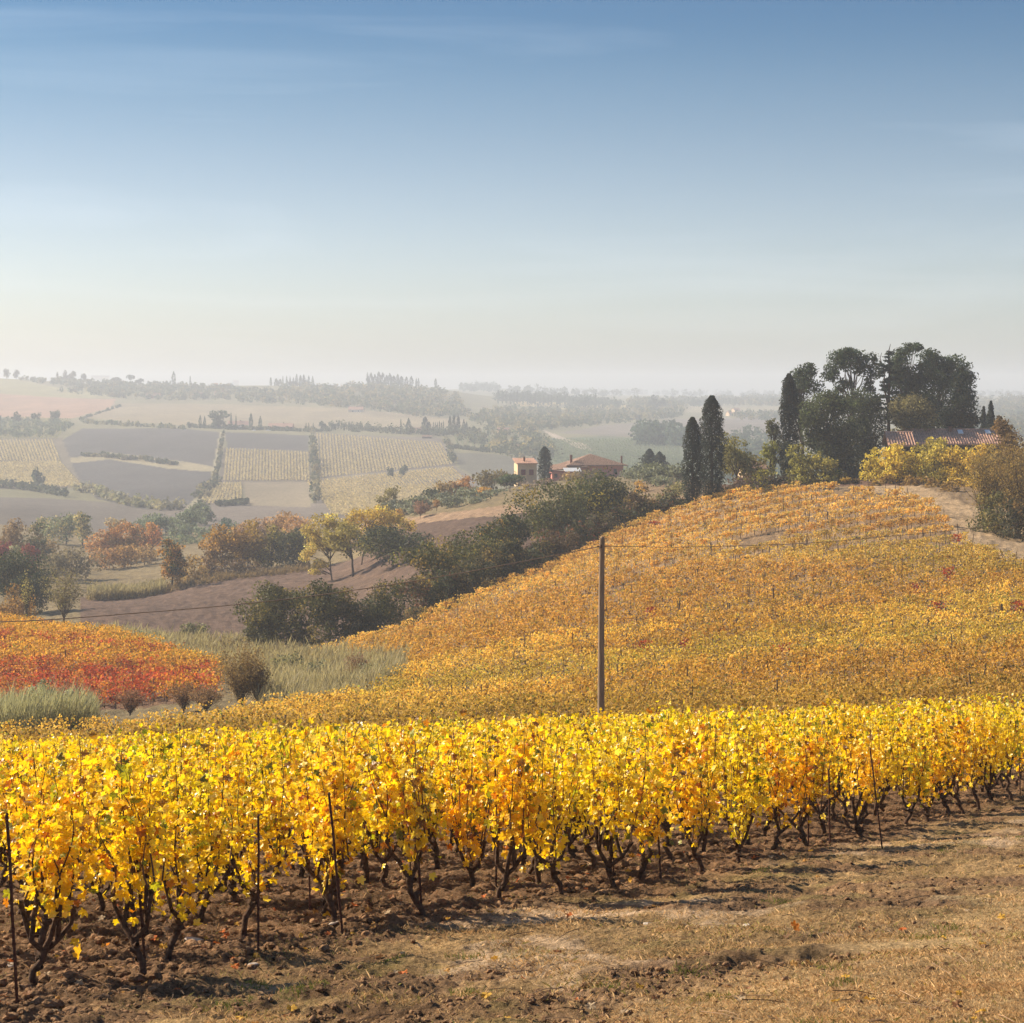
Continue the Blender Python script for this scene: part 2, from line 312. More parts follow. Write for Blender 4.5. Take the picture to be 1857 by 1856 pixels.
def build_ground():
    px = np.concatenate([[-1800,-1400,-1100,-850,-650,-500,-400,-330], np.arange(-270, 2128, 3.6), [2190,2260,2360,2500,2700,2950,3250,3650]])
    ys = np.concatenate([np.geomspace(1.0, 9.0, 40)[:-1], 9.0*np.exp(np.arange(0, math.log(42/9.), .0024)), np.exp(np.arange(math.log(42), math.log(300), .0075)),
                         np.exp(np.arange(math.log(300), math.log(3000), .0048)), np.geomspace(3000, 6000, 70)])
    ys = np.unique(ys); PX, YY = np.meshgrid(px, ys); X = xpx(PX, YY); Z = gz(PX, YY); n, m = PX.shape
    row = HY - Z/YY*F
    # near ground: clods between the vines, ruts and tufts on the headland
    nearw = 1-sstep(42, 60, YY); inv = sstep(-0.5, 0.7, edge_x(YY)-X)
    big = fbm(X, YY, 0.9, 3, 3); mid = fbm(X, YY, 5.0, 4, 5); fine = fbm(X, YY, 16.0, 3, 9)
    rid = np.abs(mid-.5)*2
    disp = inv*((big-.5)*.16+(mid-.5)*.20+(fine-.5)*.07+np.clip(.35-rid,0,1)*.06) + (1-inv)*((big-.5)*.10+(fbm(X*.6, YY, 2.6, 3, 21)-.5)*.15+(fine-.5)*.055+sstep(.5,.62,fbm(X*.5,YY,1.3,4,67))*(mid-.5)*.12)
    smo = 1-.75*sstep(-.5,.9,(X-1.0)*1.5-(YY-11.8)); disp = disp*(inv+(1-inv)*smo)
    # the dug rut and mound that crosses the headland
    dx, dy = X-1.75, YY-12.9; al = (dx*.93+dy*.37); ac = (-dx*.37+dy*.93)
    disp += (1-inv)*(np.exp(-(al/1.1)**2-((ac-.22)/.20)**2)*.07-np.exp(-(al/1.0)**2-((ac)/.16)**2)*.05)*(.2+1.6*fbm(X, YY, 5, 3, 33))
    Z = Z + disp*nearw
    midw = sstep(42,60,YY)*(1-sstep(420,600,YY))
    Z = Z + midw*((fbm(X,YY,.35,3,41)-.5)*.5+(fbm(X,YY,1.5,2,43)-.5)*.40)
    Z = Z + sstep(700,1100,YY)*(fbm(X,YY,.006,3,51)-.5)*4.0
    C = np.zeros((n, m, 3)); C[:] = (.22,.17,.09)
    # headland
    g = fbm(X*.7, YY, 1.1, 4, 61); g2 = fbm(X, YY, 3.2, 3, 63)
    head = STRAW[None,None]*(.75+.5*g2[...,None]); w = sstep(.52,.66,g)[...,None]; head = head*(1-w)+BARE*w
    w = (sstep(.46,.58,fbm(X*.5,YY,1.3,4,67))*.85)[...,None]; head = head*(1-w)+(SOIL*1.2)*w
    w = (sstep(.58,.70,fbm(X,YY,1.7,3,69))*.45)[...,None]; head = head*(1-w)+GREENG*w
    w = np.exp(-(al/1.15)**2-((ac-.08)/.30)**2)[...,None]*np.clip(.3+1.4*mid[...,None],0,1)*.9; head = head*(1-w)+SOIL*.95*w
    smooth_g = sstep(-.5,.9,(X-1.0)*1.5-(YY-11.8))[...,None]
    head = head*(1-smooth_g*.8)+np.array([.60,.40,.19])*smooth_g*.8
    soil = SOIL*(.7+.6*g2[...,None]); iw = inv[...,None]; nearc = head*(1-iw)+soil*iw
    nw = nearw[...,None]; C = C*(1-nw)+nearc*nw
    # middle distance
    bf = block_far(PX); inblk = (YY > 56) & (YY < bf+1); C[inblk] = (.21,.135,.065); C[inblk & (YY > 150)] = (.27,.175,.095)
    hilltop = (YY > bf+1) & (PX > 1150) & (YY < 700); C[hilltop] = (.24,.165,.095)
    track = (YY > bf+1) & (PX > 1560) & (YY < np.interp(PX, [1560,1650,1700,1760,1857,2100],[251,250,240,222,208,200])); C[track] = (.42,.29,.165)
    bank = (YY > bf+2) & (PX > 1300) & (PX < 1650) & (YY > 249); C[bank] = (.17,.10,.065)
    val = (YY > bf+1) & (PX <= 1150) & (YY < 700); C[val] = (.22,.165,.085)
    plo = val & (PX > 145) & (YY > np.interp(PX,[145,400,600,800],[235,222,200,215])) & (YY < np.interp(PX,[145,300,400,560,600,800],[352,352,368,380,372,340])); C[plo] = PLOUGH
    plo2 = val & inpoly(PX, row, [(600,990),(760,948),(920,935),(985,938),(960,985),(800,1010),(700,1010)]); C[plo2] = PLOUGH*.9
    st = val & inpoly(PX, row, [(640,955),(770,935),(930,915),(960,930),(770,948),(660,968)]); C[st] = (.34,.22,.13)
    redv = (YY > 136) & (YY < np.interp(PX,[0,200,395],[232,202,176])) & (PX < 396); C[redv] = (.20,.12,.07)
    pk = plo | plo2; C[pk] *= (.68+.64*fbm(X, YY, 1.3, 3, 85))[pk][:,None]; gk = val & ~pk; C[gk] *= (.75+.5*fbm(X, YY, .7, 4, 87))[gk][:,None]
    far = YY > 640
    for poly, c in fields():
        k = far & inpoly(PX, row, poly); C[k] = c
    C *= np.where(far, .86+.28*fbm(X*.10, YY*.035, 1.0, 3, 83), 1.0)[...,None]
    C *= np.where(far, .80+.40*fbm(X*.05+YY*.004, YY*.012, 1.0, 5, 81), 1.0)[...,None]
    C *= (.86+.28*fbm(X, YY, .02, 4, 71))[...,None]
    idx = np.arange(n*m).reshape(n, m)
    Fc = np.stack([idx[:-1,:-1], idx[:-1,1:], idx[1:,1:], idx[1:,:-1]], -1).reshape(-1, 4)
    V = np.stack([X, YY, Z], -1).reshape(-1, 3)
    obj('ground', mesh_np('ground', V, Fc, C.reshape(-1,3), M_GROUND, True), kind='structure')
    return float(Z.min()), float(Z.max())
GMIN, GMAX = build_ground()

# haze: the valley air
def build_haze():
    mb = MB(); mb.box(-5200, -45, min(GMIN, -55)-1.0, 5200, 6100, 62)
    m = bpy.data.materials.new('haze'); m.use_nodes = True; t = m.node_tree; t.nodes.clear()
    o = N(t, 'ShaderNodeOutputMaterial'); v = N(t, 'ShaderNodeVolumePrincipled')
    v.inputs['Color'].default_value = (.86,.91,1.0,1); v.inputs['Density'].default_value = 0.00032; v.inputs["Anisotropy"].default_value = 0.15
    t.links.new(v.outputs[0], o.inputs['Volume'])
    obj('haze', mb.mesh('haze', m), kind='stuff', label='pale autumn haze filling the valley')
build_haze()

# ------------------------------------------------------------------ grapevines of the near block
def leaf_shape():
    h = [(.10,-.10),(.34,-.16),(.52,.10),(.38,.24),(.60,.46),(.50,.66),(.24,.62),(.17,.86)]
    o = [(0,0)]+h+[(0,1.05)]+[(-x,y) for x,y in reversed(h)]
    V = np.array([(0,.38)]+o); n = len(o)
    return V-[0,.1], np.array([(0, 1+i, 1+(i+1)%n) for i in range(n)])
LV, LF = leaf_shape()
LV2 = np.array([(0,.45),(0,-.05),(.45,.0),(.52,.55),(0,1.0),(-.52,.55),(-.45,.0)]); LF2 = np.array([(0,1+i,1+(i+1)%6) for i in range(6)])
YELL = np.array([.94,.72,.03])
def leaf_cols(rng, n, z=None, orange=0.0, green=0.06):
    c = np.tile(YELL, (n,1)); r = rng.random(n)
    t = rng.random(n)[:,None]; c = c*(1-t*.55)+np.array([.94,.60,.02])*t*.45           # golden spread
    def put(m, col, k=.9): c[m] = c[m]*(1-k)+np.array(col)*k
    put(r < .03+orange, (.52,.17,.02)); put((r > .10) & (r < .15), (.24,.11,.035)); put((r > .2) & (r < .2+green), (.33,.36,.03))
    put((r > .4) & (r < .50), (.92,.78,.16)); put((r > .55) & (r < .59), (.12,.16,.02))
    return c*(.85+.3*rng.random(n))[:,None]
def leaves_np(rng, Pn, size, col, shape=0, droop=.6):
    n = len(Pn); lv, lf = (LV, LF) if shape == 0 else (LV2, LF2); k = len(lv)
    tip = rng.normal(size=(n,3))*.75+np.array([0,0,-droop]); tip /= np.linalg.norm(tip,axis=1)[:,None]
    q = rng.normal(size=(n,3)); u = np.cross(tip, q); u /= np.linalg.norm(u,axis=1)[:,None]; w = np.cross(u, tip)
    s = (size*(.55+.75*rng.random(n)))[:,None,None]
    x = lv[None,:,0,None]; y = lv[None,:,1,None]; cur = (rng.random(n)*2.0-.4)[:,None,None]
    zc = cur*(x**2)*.9+(rng.random(n)-.3)[:,None,None]*(y**2)*.5+(rng.random((n,k))-.5)[...,None]*.20
    V = Pn[:,None]+s*(x*u[:,None]+y*tip[:,None]+zc*w[:,None])
    return V.reshape(-1,3), (lf[None]+(np.arange(n)*k)[:,None,None]).reshape(-1,3), np.repeat(col, k, axis=0)
def vine_variant(seed, nleaf, orange=0, green=.06, shape=0, h=1.62):
    rng = np.random.default_rng(seed); rnd = random.Random(seed)
    tr = MB(); lean = rnd.uniform(-.13,.13); th = rnd.uniform(.20,.40)
    g_ = lambda q: rnd.uniform(-q,q)
    pts = [(0,0,-.08),(lean*.1+g_(.02),.01,th*.2),(lean*.4+g_(.035),g_(.03),th*.45),(lean*.8+g_(.035),g_(.03),th*.7),(lean,.0,th)]
    tr.tube(pts, [.040,rnd.uniform(.023,.031),rnd.uniform(.026,.034),rnd.uniform(.022,.028),.033], 8)
    for q in range(3): a_ = rnd.uniform(0,6.28); zq = rnd.uniform(.4,.95)*th; tr.tube([(lean*zq/th,0,zq),(lean*zq/th+.05*math.cos(a_),.05*math.sin(a_),zq+.02)],[.03,.016],6)
    heads = [(lean+rnd.uniform(-.05,.05),.02,th+.05)]
    sides = [-1,1] if rnd.random() < .8 else [-1,1,rnd.choice([-.3,.3])]
    for s in sides:
        rr = rnd.uniform(.08,.26); zt = th+rnd.uniform(.20,.40); yy = rnd.uniform(-.14,.14)
        mid = (lean+s*rr*rnd.uniform(.4,.7), yy*.4+g_(.04), th+(zt-th)*rnd.uniform(.15,.4)); end = (lean+s*rr, yy, zt)
        tr.tube([(lean,0,th-.03), mid, (lean+s*rr*rnd.uniform(.75,1.05), yy*.8+g_(.03), th+(zt-th)*.65), end], [.024,rnd.uniform(.015,.021),rnd.uniform(.013,.019),.021], 6)
        heads.append(end)
        if rnd.random() < .6:
            e2 = (lean+s*rr*.4+rnd.uniform(-.05,.05), yy+.08, zt+rnd.uniform(0,.12)); tr.tube([mid, e2], [.02,.018], 5); heads.append(e2)
    canes = []; LP = []
    for i in range(14):
        hx, hy, hz = rnd.choice(heads); top = rnd.uniform(.66,1.08)*h; tx = hx+rnd.uniform(-.17,.17); ty = hy+rnd.uniform(-.22,.22)
        cp = []
        for k in range(7):
            t = k/6; cp.append((hx+(tx-hx)*t+.035*math.sin(5*t+i), hy+(ty-hy)*t+.03*math.cos(4*t+i*2), hz+(top-hz)*t))
        canes.append((cp, [.0078-.0052*k/6 for k in range(7)]))
        m = nleaf//14; ts = rng.beta(1.5 if rnd.random() < .7 else 1.0,1.15,m); cpa = np.array(cp)
        idx = ts*6; i0 = np.minimum(idx.astype(int),5); f = (idx-i0)[:,None]; pos = cpa[i0]*(1-f)+cpa[i0+1]*f
        LP.append(pos+rng.normal(size=(m,3))*[.075,.085,.06])
    LP = np.vstack(LP); LP = LP[LP[:,2] > .30]
    size = .060 if shape == 0 else .078
    c = leaf_cols(rng, len(LP), orange=orange, green=green)
    return tr, canes, leaves_np(rng, LP, np.full(len(LP), size), c, shape), LP
VV = []
for i in range(10):
    tr, canes, (lv, lf, lc), _ = vine_variant(100+i, 420, orange=[0,.0,0,.05,0,0,.02,0,.07,0][i], green=[.05,.02,.12,.02,.04,.0,.06,.25,.03,.08][i])
    full = MB(); full.V = list(tr.V); full.F = list(tr.F); full.C = list(tr.C); full.n = tr.n
    for cp, r_ in canes[:9]: full.tube(cp, r_, 4)
    VV.append(dict(trunk=tr.mesh('vine_trunk', M_VBARK, True), full=full.mesh('vine_trunk_and_arms', M_VBARK, True), leaf=mesh_np('vine_leaves', lv, lf, lc, M_VINE),
                   canes=[(lambda b: (b.tube(cp, r_, 5), b.mesh('cane', M_TWIG, True))[1])(MB()) for cp, r_ in canes[:10]]))
FRONT = [(38,1672,'with dark green tuft of leaves on top at the left frame edge'),(180,1662,'small trunk half hidden between the green-topped vine and the twin-trunked vine'),
 (262,1782,'nearest of all, twin thick trunk rising beside a rusty stake'),(362,1664,'with a thick forked trunk behind the flat pale stone'),(440,1696,'with trunk bending right at the foot of a thin stake'),
 (583,1664,'with long arm reaching left beside the fallen yellow leaf'),(702,1622,'with trunk splitting low into a wide V left of the orange-topped vine'),(766,1668,'tall with orange-brown crown over a single stake'),
 (852,1618,'with big low-hanging yellow leaves over its trunk'),(901,1642,'with green-tinged crown and two clear leaves low on its trunk'),(957,1590,'small, set back between two taller vines'),
 (1021,1634,'with short straight trunk at the edge of the dry grass'),(1118,1616,'with one long horizontal arm close to the headland'),(1213,1562,'behind the thin brown stake in mid row'),
 (1273,1584,'with dark Y-shaped trunk and brown leaf knot above'),(1343,1570,'with arms curving out like a cup, trailing green leaf'),(1399,1547,'holding a dark cluster of withered leaves'),
 (1467,1542,'under the tallest stake of the right half'),(1494,1514,'mostly green-tinged, just past the tallest stake'),(1566,1524,'with spread goblet arms beside the grassy verge'),
 (1536,1506,'thin, tucked behind the goblet-armed vine'),(1641,1502,'low and bushy with trunk leaning left'),(1685,1493,'short trunk with orange lower leaves'),(1722,1481,'with an arm bridging to its neighbour'),
 (1748,1476,'slim, after the vine with the bridging arm'),(1776,1469,'small dark trunk close to the far right corner of the block'),(1804,1460,'next to last before the frame edge'),(1832,1449,'last full vine before the right frame edge')]
rnd = random.Random(5); vine_pts = []
for px, py, lab in FRONT:
    s = float(slope_near(px)); Y = 1.74/((py-HY)/F-s); vine_pts.append((float(xpx(px,Y)), Y, lab))
def add_vine(x, y, i, label, front, scale=1.0, zr=0.0):
    v = VV[i]; e = obj('grapevine', None, None, (x, y, float(gxy(x,y))-.01), label, 'grapevine', 'grapevines of the near vineyard block')
    e.rotation_euler = (rnd.uniform(-.05,.05), rnd.uniform(-.05,.05), zr); e.scale = (1, 1, scale); e.empty_display_size = .2
    t = (1+rnd.uniform(-.06,.08), 1+rnd.uniform(-.08,.07), 1.0)
    if front:
        obj('trunk', v['trunk'], e)
        for c in v['canes']: obj('cane', c, e)
    else: obj('trunk', v['full'], e)
    obj('foliage', v['leaf'], e, color=t)
    return e
for k, (x, y, lab) in enumerate(vine_pts):
    add_vine(x, y, {0:7,7:8,9:2,18:7,16:3}.get(k, k % 7), 'yellow vine '+lab, True, rnd.uniform(.90,1.06) if k != 7 else 1.08, rnd.choice([0, math.pi])+rnd.uniform(-.5,.5))
# the rows behind
u = np.array([.483,.876]); v_ = np.array([-.876,.483]); cand = []
for a in range(-40, 60):
    for b in range(0, 60):
        x = -2.4+u[0]*a*1.28+v_[0]*b*1.06+rnd.uniform(-.16,.16); y = 12.6+u[1]*a*1.28+v_[1]*b*1.06+rnd.uniform(-.16,.16)
        if y < 8 or y > 54: continue
        px = float(topx(x,y))
        if px < -110 or px > 1960: continue
        if x > float(edge_x(y))-.25: continue
        if min((x-q[0])**2+(y-q[1])**2 for q in vine_pts) < .62: continue
        cand.append((y, x))
cand.sort(); MB_rest = [[],[],[]]; nfar = 0
for k, (y, x) in enumerate(cand):
    if k < 272:
        add_vine(x, y, rnd.randrange(10), 'yellow grapevine in the rows behind the front vines', False, rnd.uniform(.84,1.10), rnd.uniform(0,6.28))
    else:
        nfar += 1
        if k % 2: pass
        rg = np.random.default_rng(k); m = 230; h = 1.6*rnd.uniform(.85,1.08)
        pp = np.stack([rg.normal(0,.33,m), rg.normal(0,.3,m), .5+(h-.5)*rg.beta(1.7,1.1,m)], 1)+[x,y,float(gxy(x,y))]
        lv, lf, lc = leaves_np(rg, pp, np.full(m,.075), leaf_cols(rg, m, orange=.03)*rnd.uniform(.9,1.08), 1)
        MB_rest[0].append(lv); MB_rest[1].append(lf); MB_rest[2].append(lc)
if nfar:
    off = 0; FF = []
    for V_, F_ in zip(MB_rest[0], MB_rest[1]): FF.append(F_+off); off += len(V_)
    obj('grapevines', mesh_np('grapevines', np.vstack(MB_rest[0]), np.vstack(FF), np.vstack(MB_rest[2]), M_VINE), kind='stuff', label='far rows of the bright yellow near vineyard')

# stakes
M_RUST = plain_mat('rusty_iron', (.085,.035,.022), .8, 60, .5, .2, .3)
M_POST = plain_mat('weathered_post', (.12,.085,.06), .9, 20, .35, .3, .1)
def stake_at(bx, by, tx, ty, rad, lab):
    s = float(slope_near(bx)); Y = 1.74/((by-HY)/F-s); b = np.array(P(bx, by, Y)); t = np.array(P(tx, ty, Y))
    b2 = b-np.array([0,0,.15]); mb = MB(); pts = [b2-b]+[(t-b)*k/4+[.006*math.sin(3*k),.0,0] for k in range(5)]
    mb.tube(pts, rad, 6); top = t-b; mb.tube([top, top+[0,0,.012]], [rad*1.15, rad*.6], 6)
    for k in range(12):      # the ribs of a reinforcing bar
        q = (t-b)*(.05+.9*k/12); mb.tube([q-[0,0,.006], q+[0,0,.006]], rad*1.25, 6)
    obj('vine_stake', mb.mesh('vine_stake', M_RUST), None, tuple(b), lab, 'stake', 'thin iron stakes among the near vines')
for a in [(32,1838,13,1478,.011,'thin rusty stake nearest the left frame edge, leaning left'),(265,1776,240,1452,.010,'rusty stake tied to the twin-trunked nearest vine'),
 (468,1738,469,1480,.0095,'upright rusty stake left of the vine with the long arm'),(622,1704,597,1440,.011,'rusty stake leaning left beside the fallen yellow leaf'),
 (765,1662,752,1440,.012,'rusty stake under the orange-brown vine crown'),(900,1620,898,1372,.010,'rusty stake inside the green-tinged vine'),
 (1004,1600,1007,1420,.008,'thin stake between the straight trunk and its set-back neighbour'),(1113,1590,1110,1430,.008,'thin stake by the long horizontal arm'),
 (1198,1600,1190,1415,.010,'thin brown stake standing clear in mid row'),(1344,1560,1330,1390,.009,'stake in the cup-armed vine'),
 (1466,1536,1464,1338,.011,'tallest stake of the right half, dark against yellow leaves'),(1505,1536,1503,1396,.010,'stake just right of the tallest one'),
 (1600,1540,1578,1358,.009,'slanting stake beyond the goblet-armed vine'),(112,1640,115,1420,.010,'stake seen between the green-topped vine and its neighbour'),
 (180,1640,176,1500,.009,'short stake behind the small half-hidden trunk'),(345,1640,342,1450,.010,'stake rising through the thick forked vine'),
 (350+212,1650,560,1480,.009,'stake behind the vine with long left arm'),(1850,1445,1848,1330,.010,'stake at the right frame edge')]:
    stake_at(*a)

# ------------------------------------------------------------------ vine mass on the hill, and the red and gold vineyard
def vine_mass(name, label, X, Y, nl, size, colf, seed, hh=1.45, wid=.42, rax=(1.,0.)):
    rg = np.random.default_rng(seed); n = len(X); Z = gxy(X, Y)
    nl = np.asarray(nl if np.ndim(nl) else np.full(n, nl)).astype(int); I = np.repeat(np.arange(n), nl); m = len(I)
    vh = np.broadcast_to(hh,(n,))*(.8+.4*rg.random(n)); vc = rg.normal(size=n)
    pp = np.stack([X[I]+rax[0]*(q1:=rg.normal(0,wid,m))-rax[1]*(q2:=rg.normal(0,wid*.5,m)), Y[I]+rax[1]*q1+rax[0]*q2, Z[I]+.30+(vh[I]-.30)*rg.beta(1.6,1.2,m)], 1)
    c = colf(X, Y, rg)[I]*(1+.10*vc[I])[:,None]*(.72+.56*rg.random(m))[:,None]
    r = rg.random(m); c[r < .08] *= [.45,.4,.5]; c[(r > .1)&(r < .17)] *= [.5,.75,.8]
    sz = (size(Y) if callable(size) else np.full(n, size))[I]
    V, Fc, Cc = cards(rg, pp, sz, c, None, 1.0, .85)
    tv = []; tf = []
    T = np.stack([X,Y,Z-.05],1); w = .035; 
    q = np.stack([T+[-w,0,0], T+[w,0,0], T+[w*.8,0,.62], T+[-w*.8,0,.62]],1).reshape(-1,3)
    q2 = np.stack([T+[0,-w,0], T+[0,w,0], T+[0,w*.8,.62], T+[0,-w*.8,.62]],1).reshape(-1,3)
    V = np.vstack([V,q,q2]); tt = np.tile([.05,.03,.02],(8*n,1)); Fc = np.vstack([Fc, np.arange(8*n).reshape(-1,4)+len(Fc)*4]); Cc = np.vstack([Cc,tt])
    obj(name, mesh_np(name, V, Fc, Cc, M_FOL), kind='stuff', label=label)
rg = np.random.default_rng(77)
ang = R(38); ru = np.array([math.cos(ang), math.sin(ang)]); rv = np.array([-math.sin(ang), math.cos(ang)])
A, B = np.meshgrid(np.arange(-330,330,1.05), np.arange(-260,330,2.9)); RK = np.tile(np.arange(B.shape[0])[:,None],(1,B.shape[1])).ravel()

X = ru[0]*A+rv[0]*B; Y = 150+ru[1]*A+rv[1]*B; X = (X+rg.normal(0,.10,X.shape)).ravel(); Y = (Y+rg.normal(0,.10,Y.shape)).ravel()
ok = (Y > 60) & (Y < 260) & ((Y < 178) | (RK % 2 == 0)); X, Y = X[ok], Y[ok]; PXv = topx(X, Y)
ok = (PXv > -110) & (PXv < 1960) & (Y < block_far(PXv)) & (Y > 60) & (Y > 60)
extra = (PXv > 570) & (PXv < 745) & (Y > np.interp(PXv,[570,745],[188,150])) & (Y < np.interp(PXv,[570,745],[190,193]))
ok = ok | extra
# the upper slope is thin, with vines missing
miss = (fbm(X, Y, .12, 2, 5) > .80) & (Y > 150); ok = ok & ~miss
X, Y, PXv = X[ok], Y[ok], PXv[ok]; print('hill vines', len(X))
def hill_col(X, Y, rg):
    n = len(X); c = np.tile([.88,.56,.10], (n,1)); px = topx(X, Y)
    a = fbm(X*.5, Y, .045, 3, 11); b = fbm(X*.5, Y, .06, 3, 23)
    k = sstep(.50,.62,a)[:,None]; c = c*(1-k*.7)+np.array([.86,.42,.065])*k*.45       # russet patches
    k = sstep(.54,.66,b)[:,None]; c = c*(1-k*.6)+np.array([.82,.60,.09])*k*.35         # greenish patches
    k = (sstep(130,230,Y)*.55)[:,None]; c = c*(1-k)+np.array([.80,.52,.19])*k        # paler, drier upper slope
    k = (1-sstep(68,106,Y))[:,None]*.8; c = c*(1-k)+np.array([.44,.25,.055])*k          # darker brown strip at the foot
    r = rg.random(n); c[r < .004] = (.45,.08,.03)
    return c
nl = np.interp(Y, [60,90,130,165,200,250],[170,150,120,110,125,105])*np.random.default_rng(4).uniform(.5,1.3,len(Y))
vine_mass('vineyard_vines', 'golden vineyard rows covering the hillside', X, Y, nl, lambda y: np.interp(y,[60,110,250],[.052,.070,.105]), hill_col, 9, rax=ru, hh=np.interp(Y,[60,140,180,250],[1.5,1.4,1.15,1.05]), wid=.36)
A, B = np.meshgrid(np.arange(-80,80,1.0), np.arange(-80,120,2.2)); an = R(-12)
X = math.cos(an)*A-math.sin(an)*B-45; Y = 180+math.sin(an)*A+math.cos(an)*B; X = (X+rg.normal(0,.15,X.shape)).ravel(); Y = (Y+rg.normal(0,.15,Y.shape)).ravel(); PXv = topx(X,Y)
ok = (PXv > -110) & (PXv < 393) & (Y > 138) & (Y < np.interp(PXv,[0,200,395],[230,200,174])); X, Y = X[ok], Y[ok]
def red_col(X, Y, rg):
    n = len(X); px = topx(X,Y); t = (Y-138)/(np.interp(px,[0,200,395],[230,200,174])-138)
    a = fbm(X, Y, .09, 3, 31)+.30*(rg.random(n)-.5)
    k = (sstep(-.10,.35,(.66-t)+(a-.5)*2.4)*(.45+.55*(rg.random(n)<.62)))[:,None]
    return np.tile([.76,.42,.06],(n,1))*(1-k)+np.array([.52,.10,.04])*k*(.8+.5*rg.random(n))[:,None]
vine_mass('autumn_vines', 'red and gold vineyard on the low rise', X, Y, 90, .09, red_col, 12, hh=1.75)

# posts of the hill vineyard and of the red one, each its own
def post_mesh(h, r):
    mb = MB(); mb.tube([(0,0,-.2),(0,0,h*.5),(.01,0,h)], [r*1.1,r,r*.95], 6); mb.tube([(.01,0,h),(.012,0,h+.02)], [r*.95,r*.4], 6); return mb.mesh('vineyard_post', M_POST)
PM = [post_mesh(1.55,.032), post_mesh(1.4,.028), post_mesh(1.9,.045)]
rp = random.Random(8); npst = 0
def put_post(px, Y, lab, grp, m, tilt=.06):
    x = float(xpx(px,Y)); o = obj('vineyard_post', PM[m], None, (x, Y, float(gz(px,Y))), lab, 'post', grp)
    o.rotation_euler = (rp.uniform(-tilt,tilt), rp.uniform(-tilt,tilt), rp.uniform(0,6))
while npst < 215:
    a = rp.randrange(-40,40)*7.5; b = rp.randrange(-90,110)*2.75; x = ru[0]*a+rv[0]*b; y = 150+ru[1]*a+rv[1]*b
    if y < 64 or y > 250 or (y < 100 and rp.random() < .5): continue
    px = float(topx(x,y))
    if px < 0 or px > 1857 or y > float(block_far(px))-.5: continue
    if px < 720 and y > 112: continue
    put_post(px, y, 'small dark post standing among the vine rows of the golden hillside', 'posts in the hillside vineyard', rp.randrange(2), .10); npst += 1
for px in range(1290, 1850, 28):
    put_post(px+rp.uniform(-8,8), float(block_far(px))-1.0, 'leaning end post along the top edge of the hillside vineyard', 'end posts at the top of the hillside vineyard', rp.randrange(3), .22)
for px, Y in [(78,152),(78,205),(162,148),(155,185),(240,146),(238,172),(246,190),(315,148),(326,168),(8,215),(8,180),(280,143),(360,146),(380,160),(118,165),(200,175)]:
    put_post(px, Y, 'grey post among the red and gold vines', 'posts in the red and gold vineyard', 2, .04)

# ------------------------------------------------------------------ pole and cable
M_POLE = plain_mat('pole_wood', (.30,.21,.14), .85, 3, .3, .4, .15, stretch=(6,6,.6))
YP = 70.0; zb = float(gz(1091,YP)); top = P(1092,977,YP); base = np.array([top[0]-.05, YP, zb])
pole = obj('utility_pole', None, None, tuple(base), 'tall brown wooden cable pole rising out of the yellow vines', 'utility pole')
mb = MB(); H = top[2]-zb; mb.tube([(0,0,-.6),(0.01,0,H*.3),(.02,0,H*.7),(.05,0,H)], [.135,.125,.112,.10], 14); obj('shaft', mb.mesh('shaft', M_POLE, True), pole)
mb = MB(); mb.tube([(.05,0,H),(.055,0,H+.02),(.06,.0,H+.07)], [.10,.085,.03], 12); obj('top_cap', mb.mesh('top_cap', M_POLE, True), pole)
mb = MB(); zc = P(0,991,YP)[2]-zb; mb.tube([(-.13,-.02,zc),(.20,-.02,zc)], .018, 8); mb.tube([(.0,-.11,zc-.06),(.0,-.13,zc+.06)], .03, 8); obj('cable_bracket', mb.mesh('cable_bracket', M_RUST), pole)
def wire(lab, pts, r0, r1):
    pts = np.array([P(*p) for p in pts]); t = np.linspace(0,1,len(pts)); tt = np.linspace(0,1,60)
    Q = np.stack([pchip(np.arange(len(pts)), pts[:,k], tt*(len(pts)-1)) for k in range(3)],1); mb = MB(); mb.tube(Q, np.linspace(r0,r1,60), 6)
    obj('cable', mb.mesh('cable', M_CABLE, True), None, None, lab, 'cable', 'cables carried by the wooden pole')
M_CABLE = plain_mat('cable', (.20,.14,.10), .7, 8, .2, 0, .3)
wire('dark cable sagging from the pole down to the left', [(1090,991,70),(930,1022,70),(770,1051,70),(493,1090,70),(250,1112,70),(0,1128,70),(-300,1132,70)], .015, .020)
wire('thin cable running from the pole to the right over the hill', [(1094,991,70),(1270,992,74),(1500,983,79),(1690,966,84),(1857,947,88),(2150,905,95)], .011, .012)
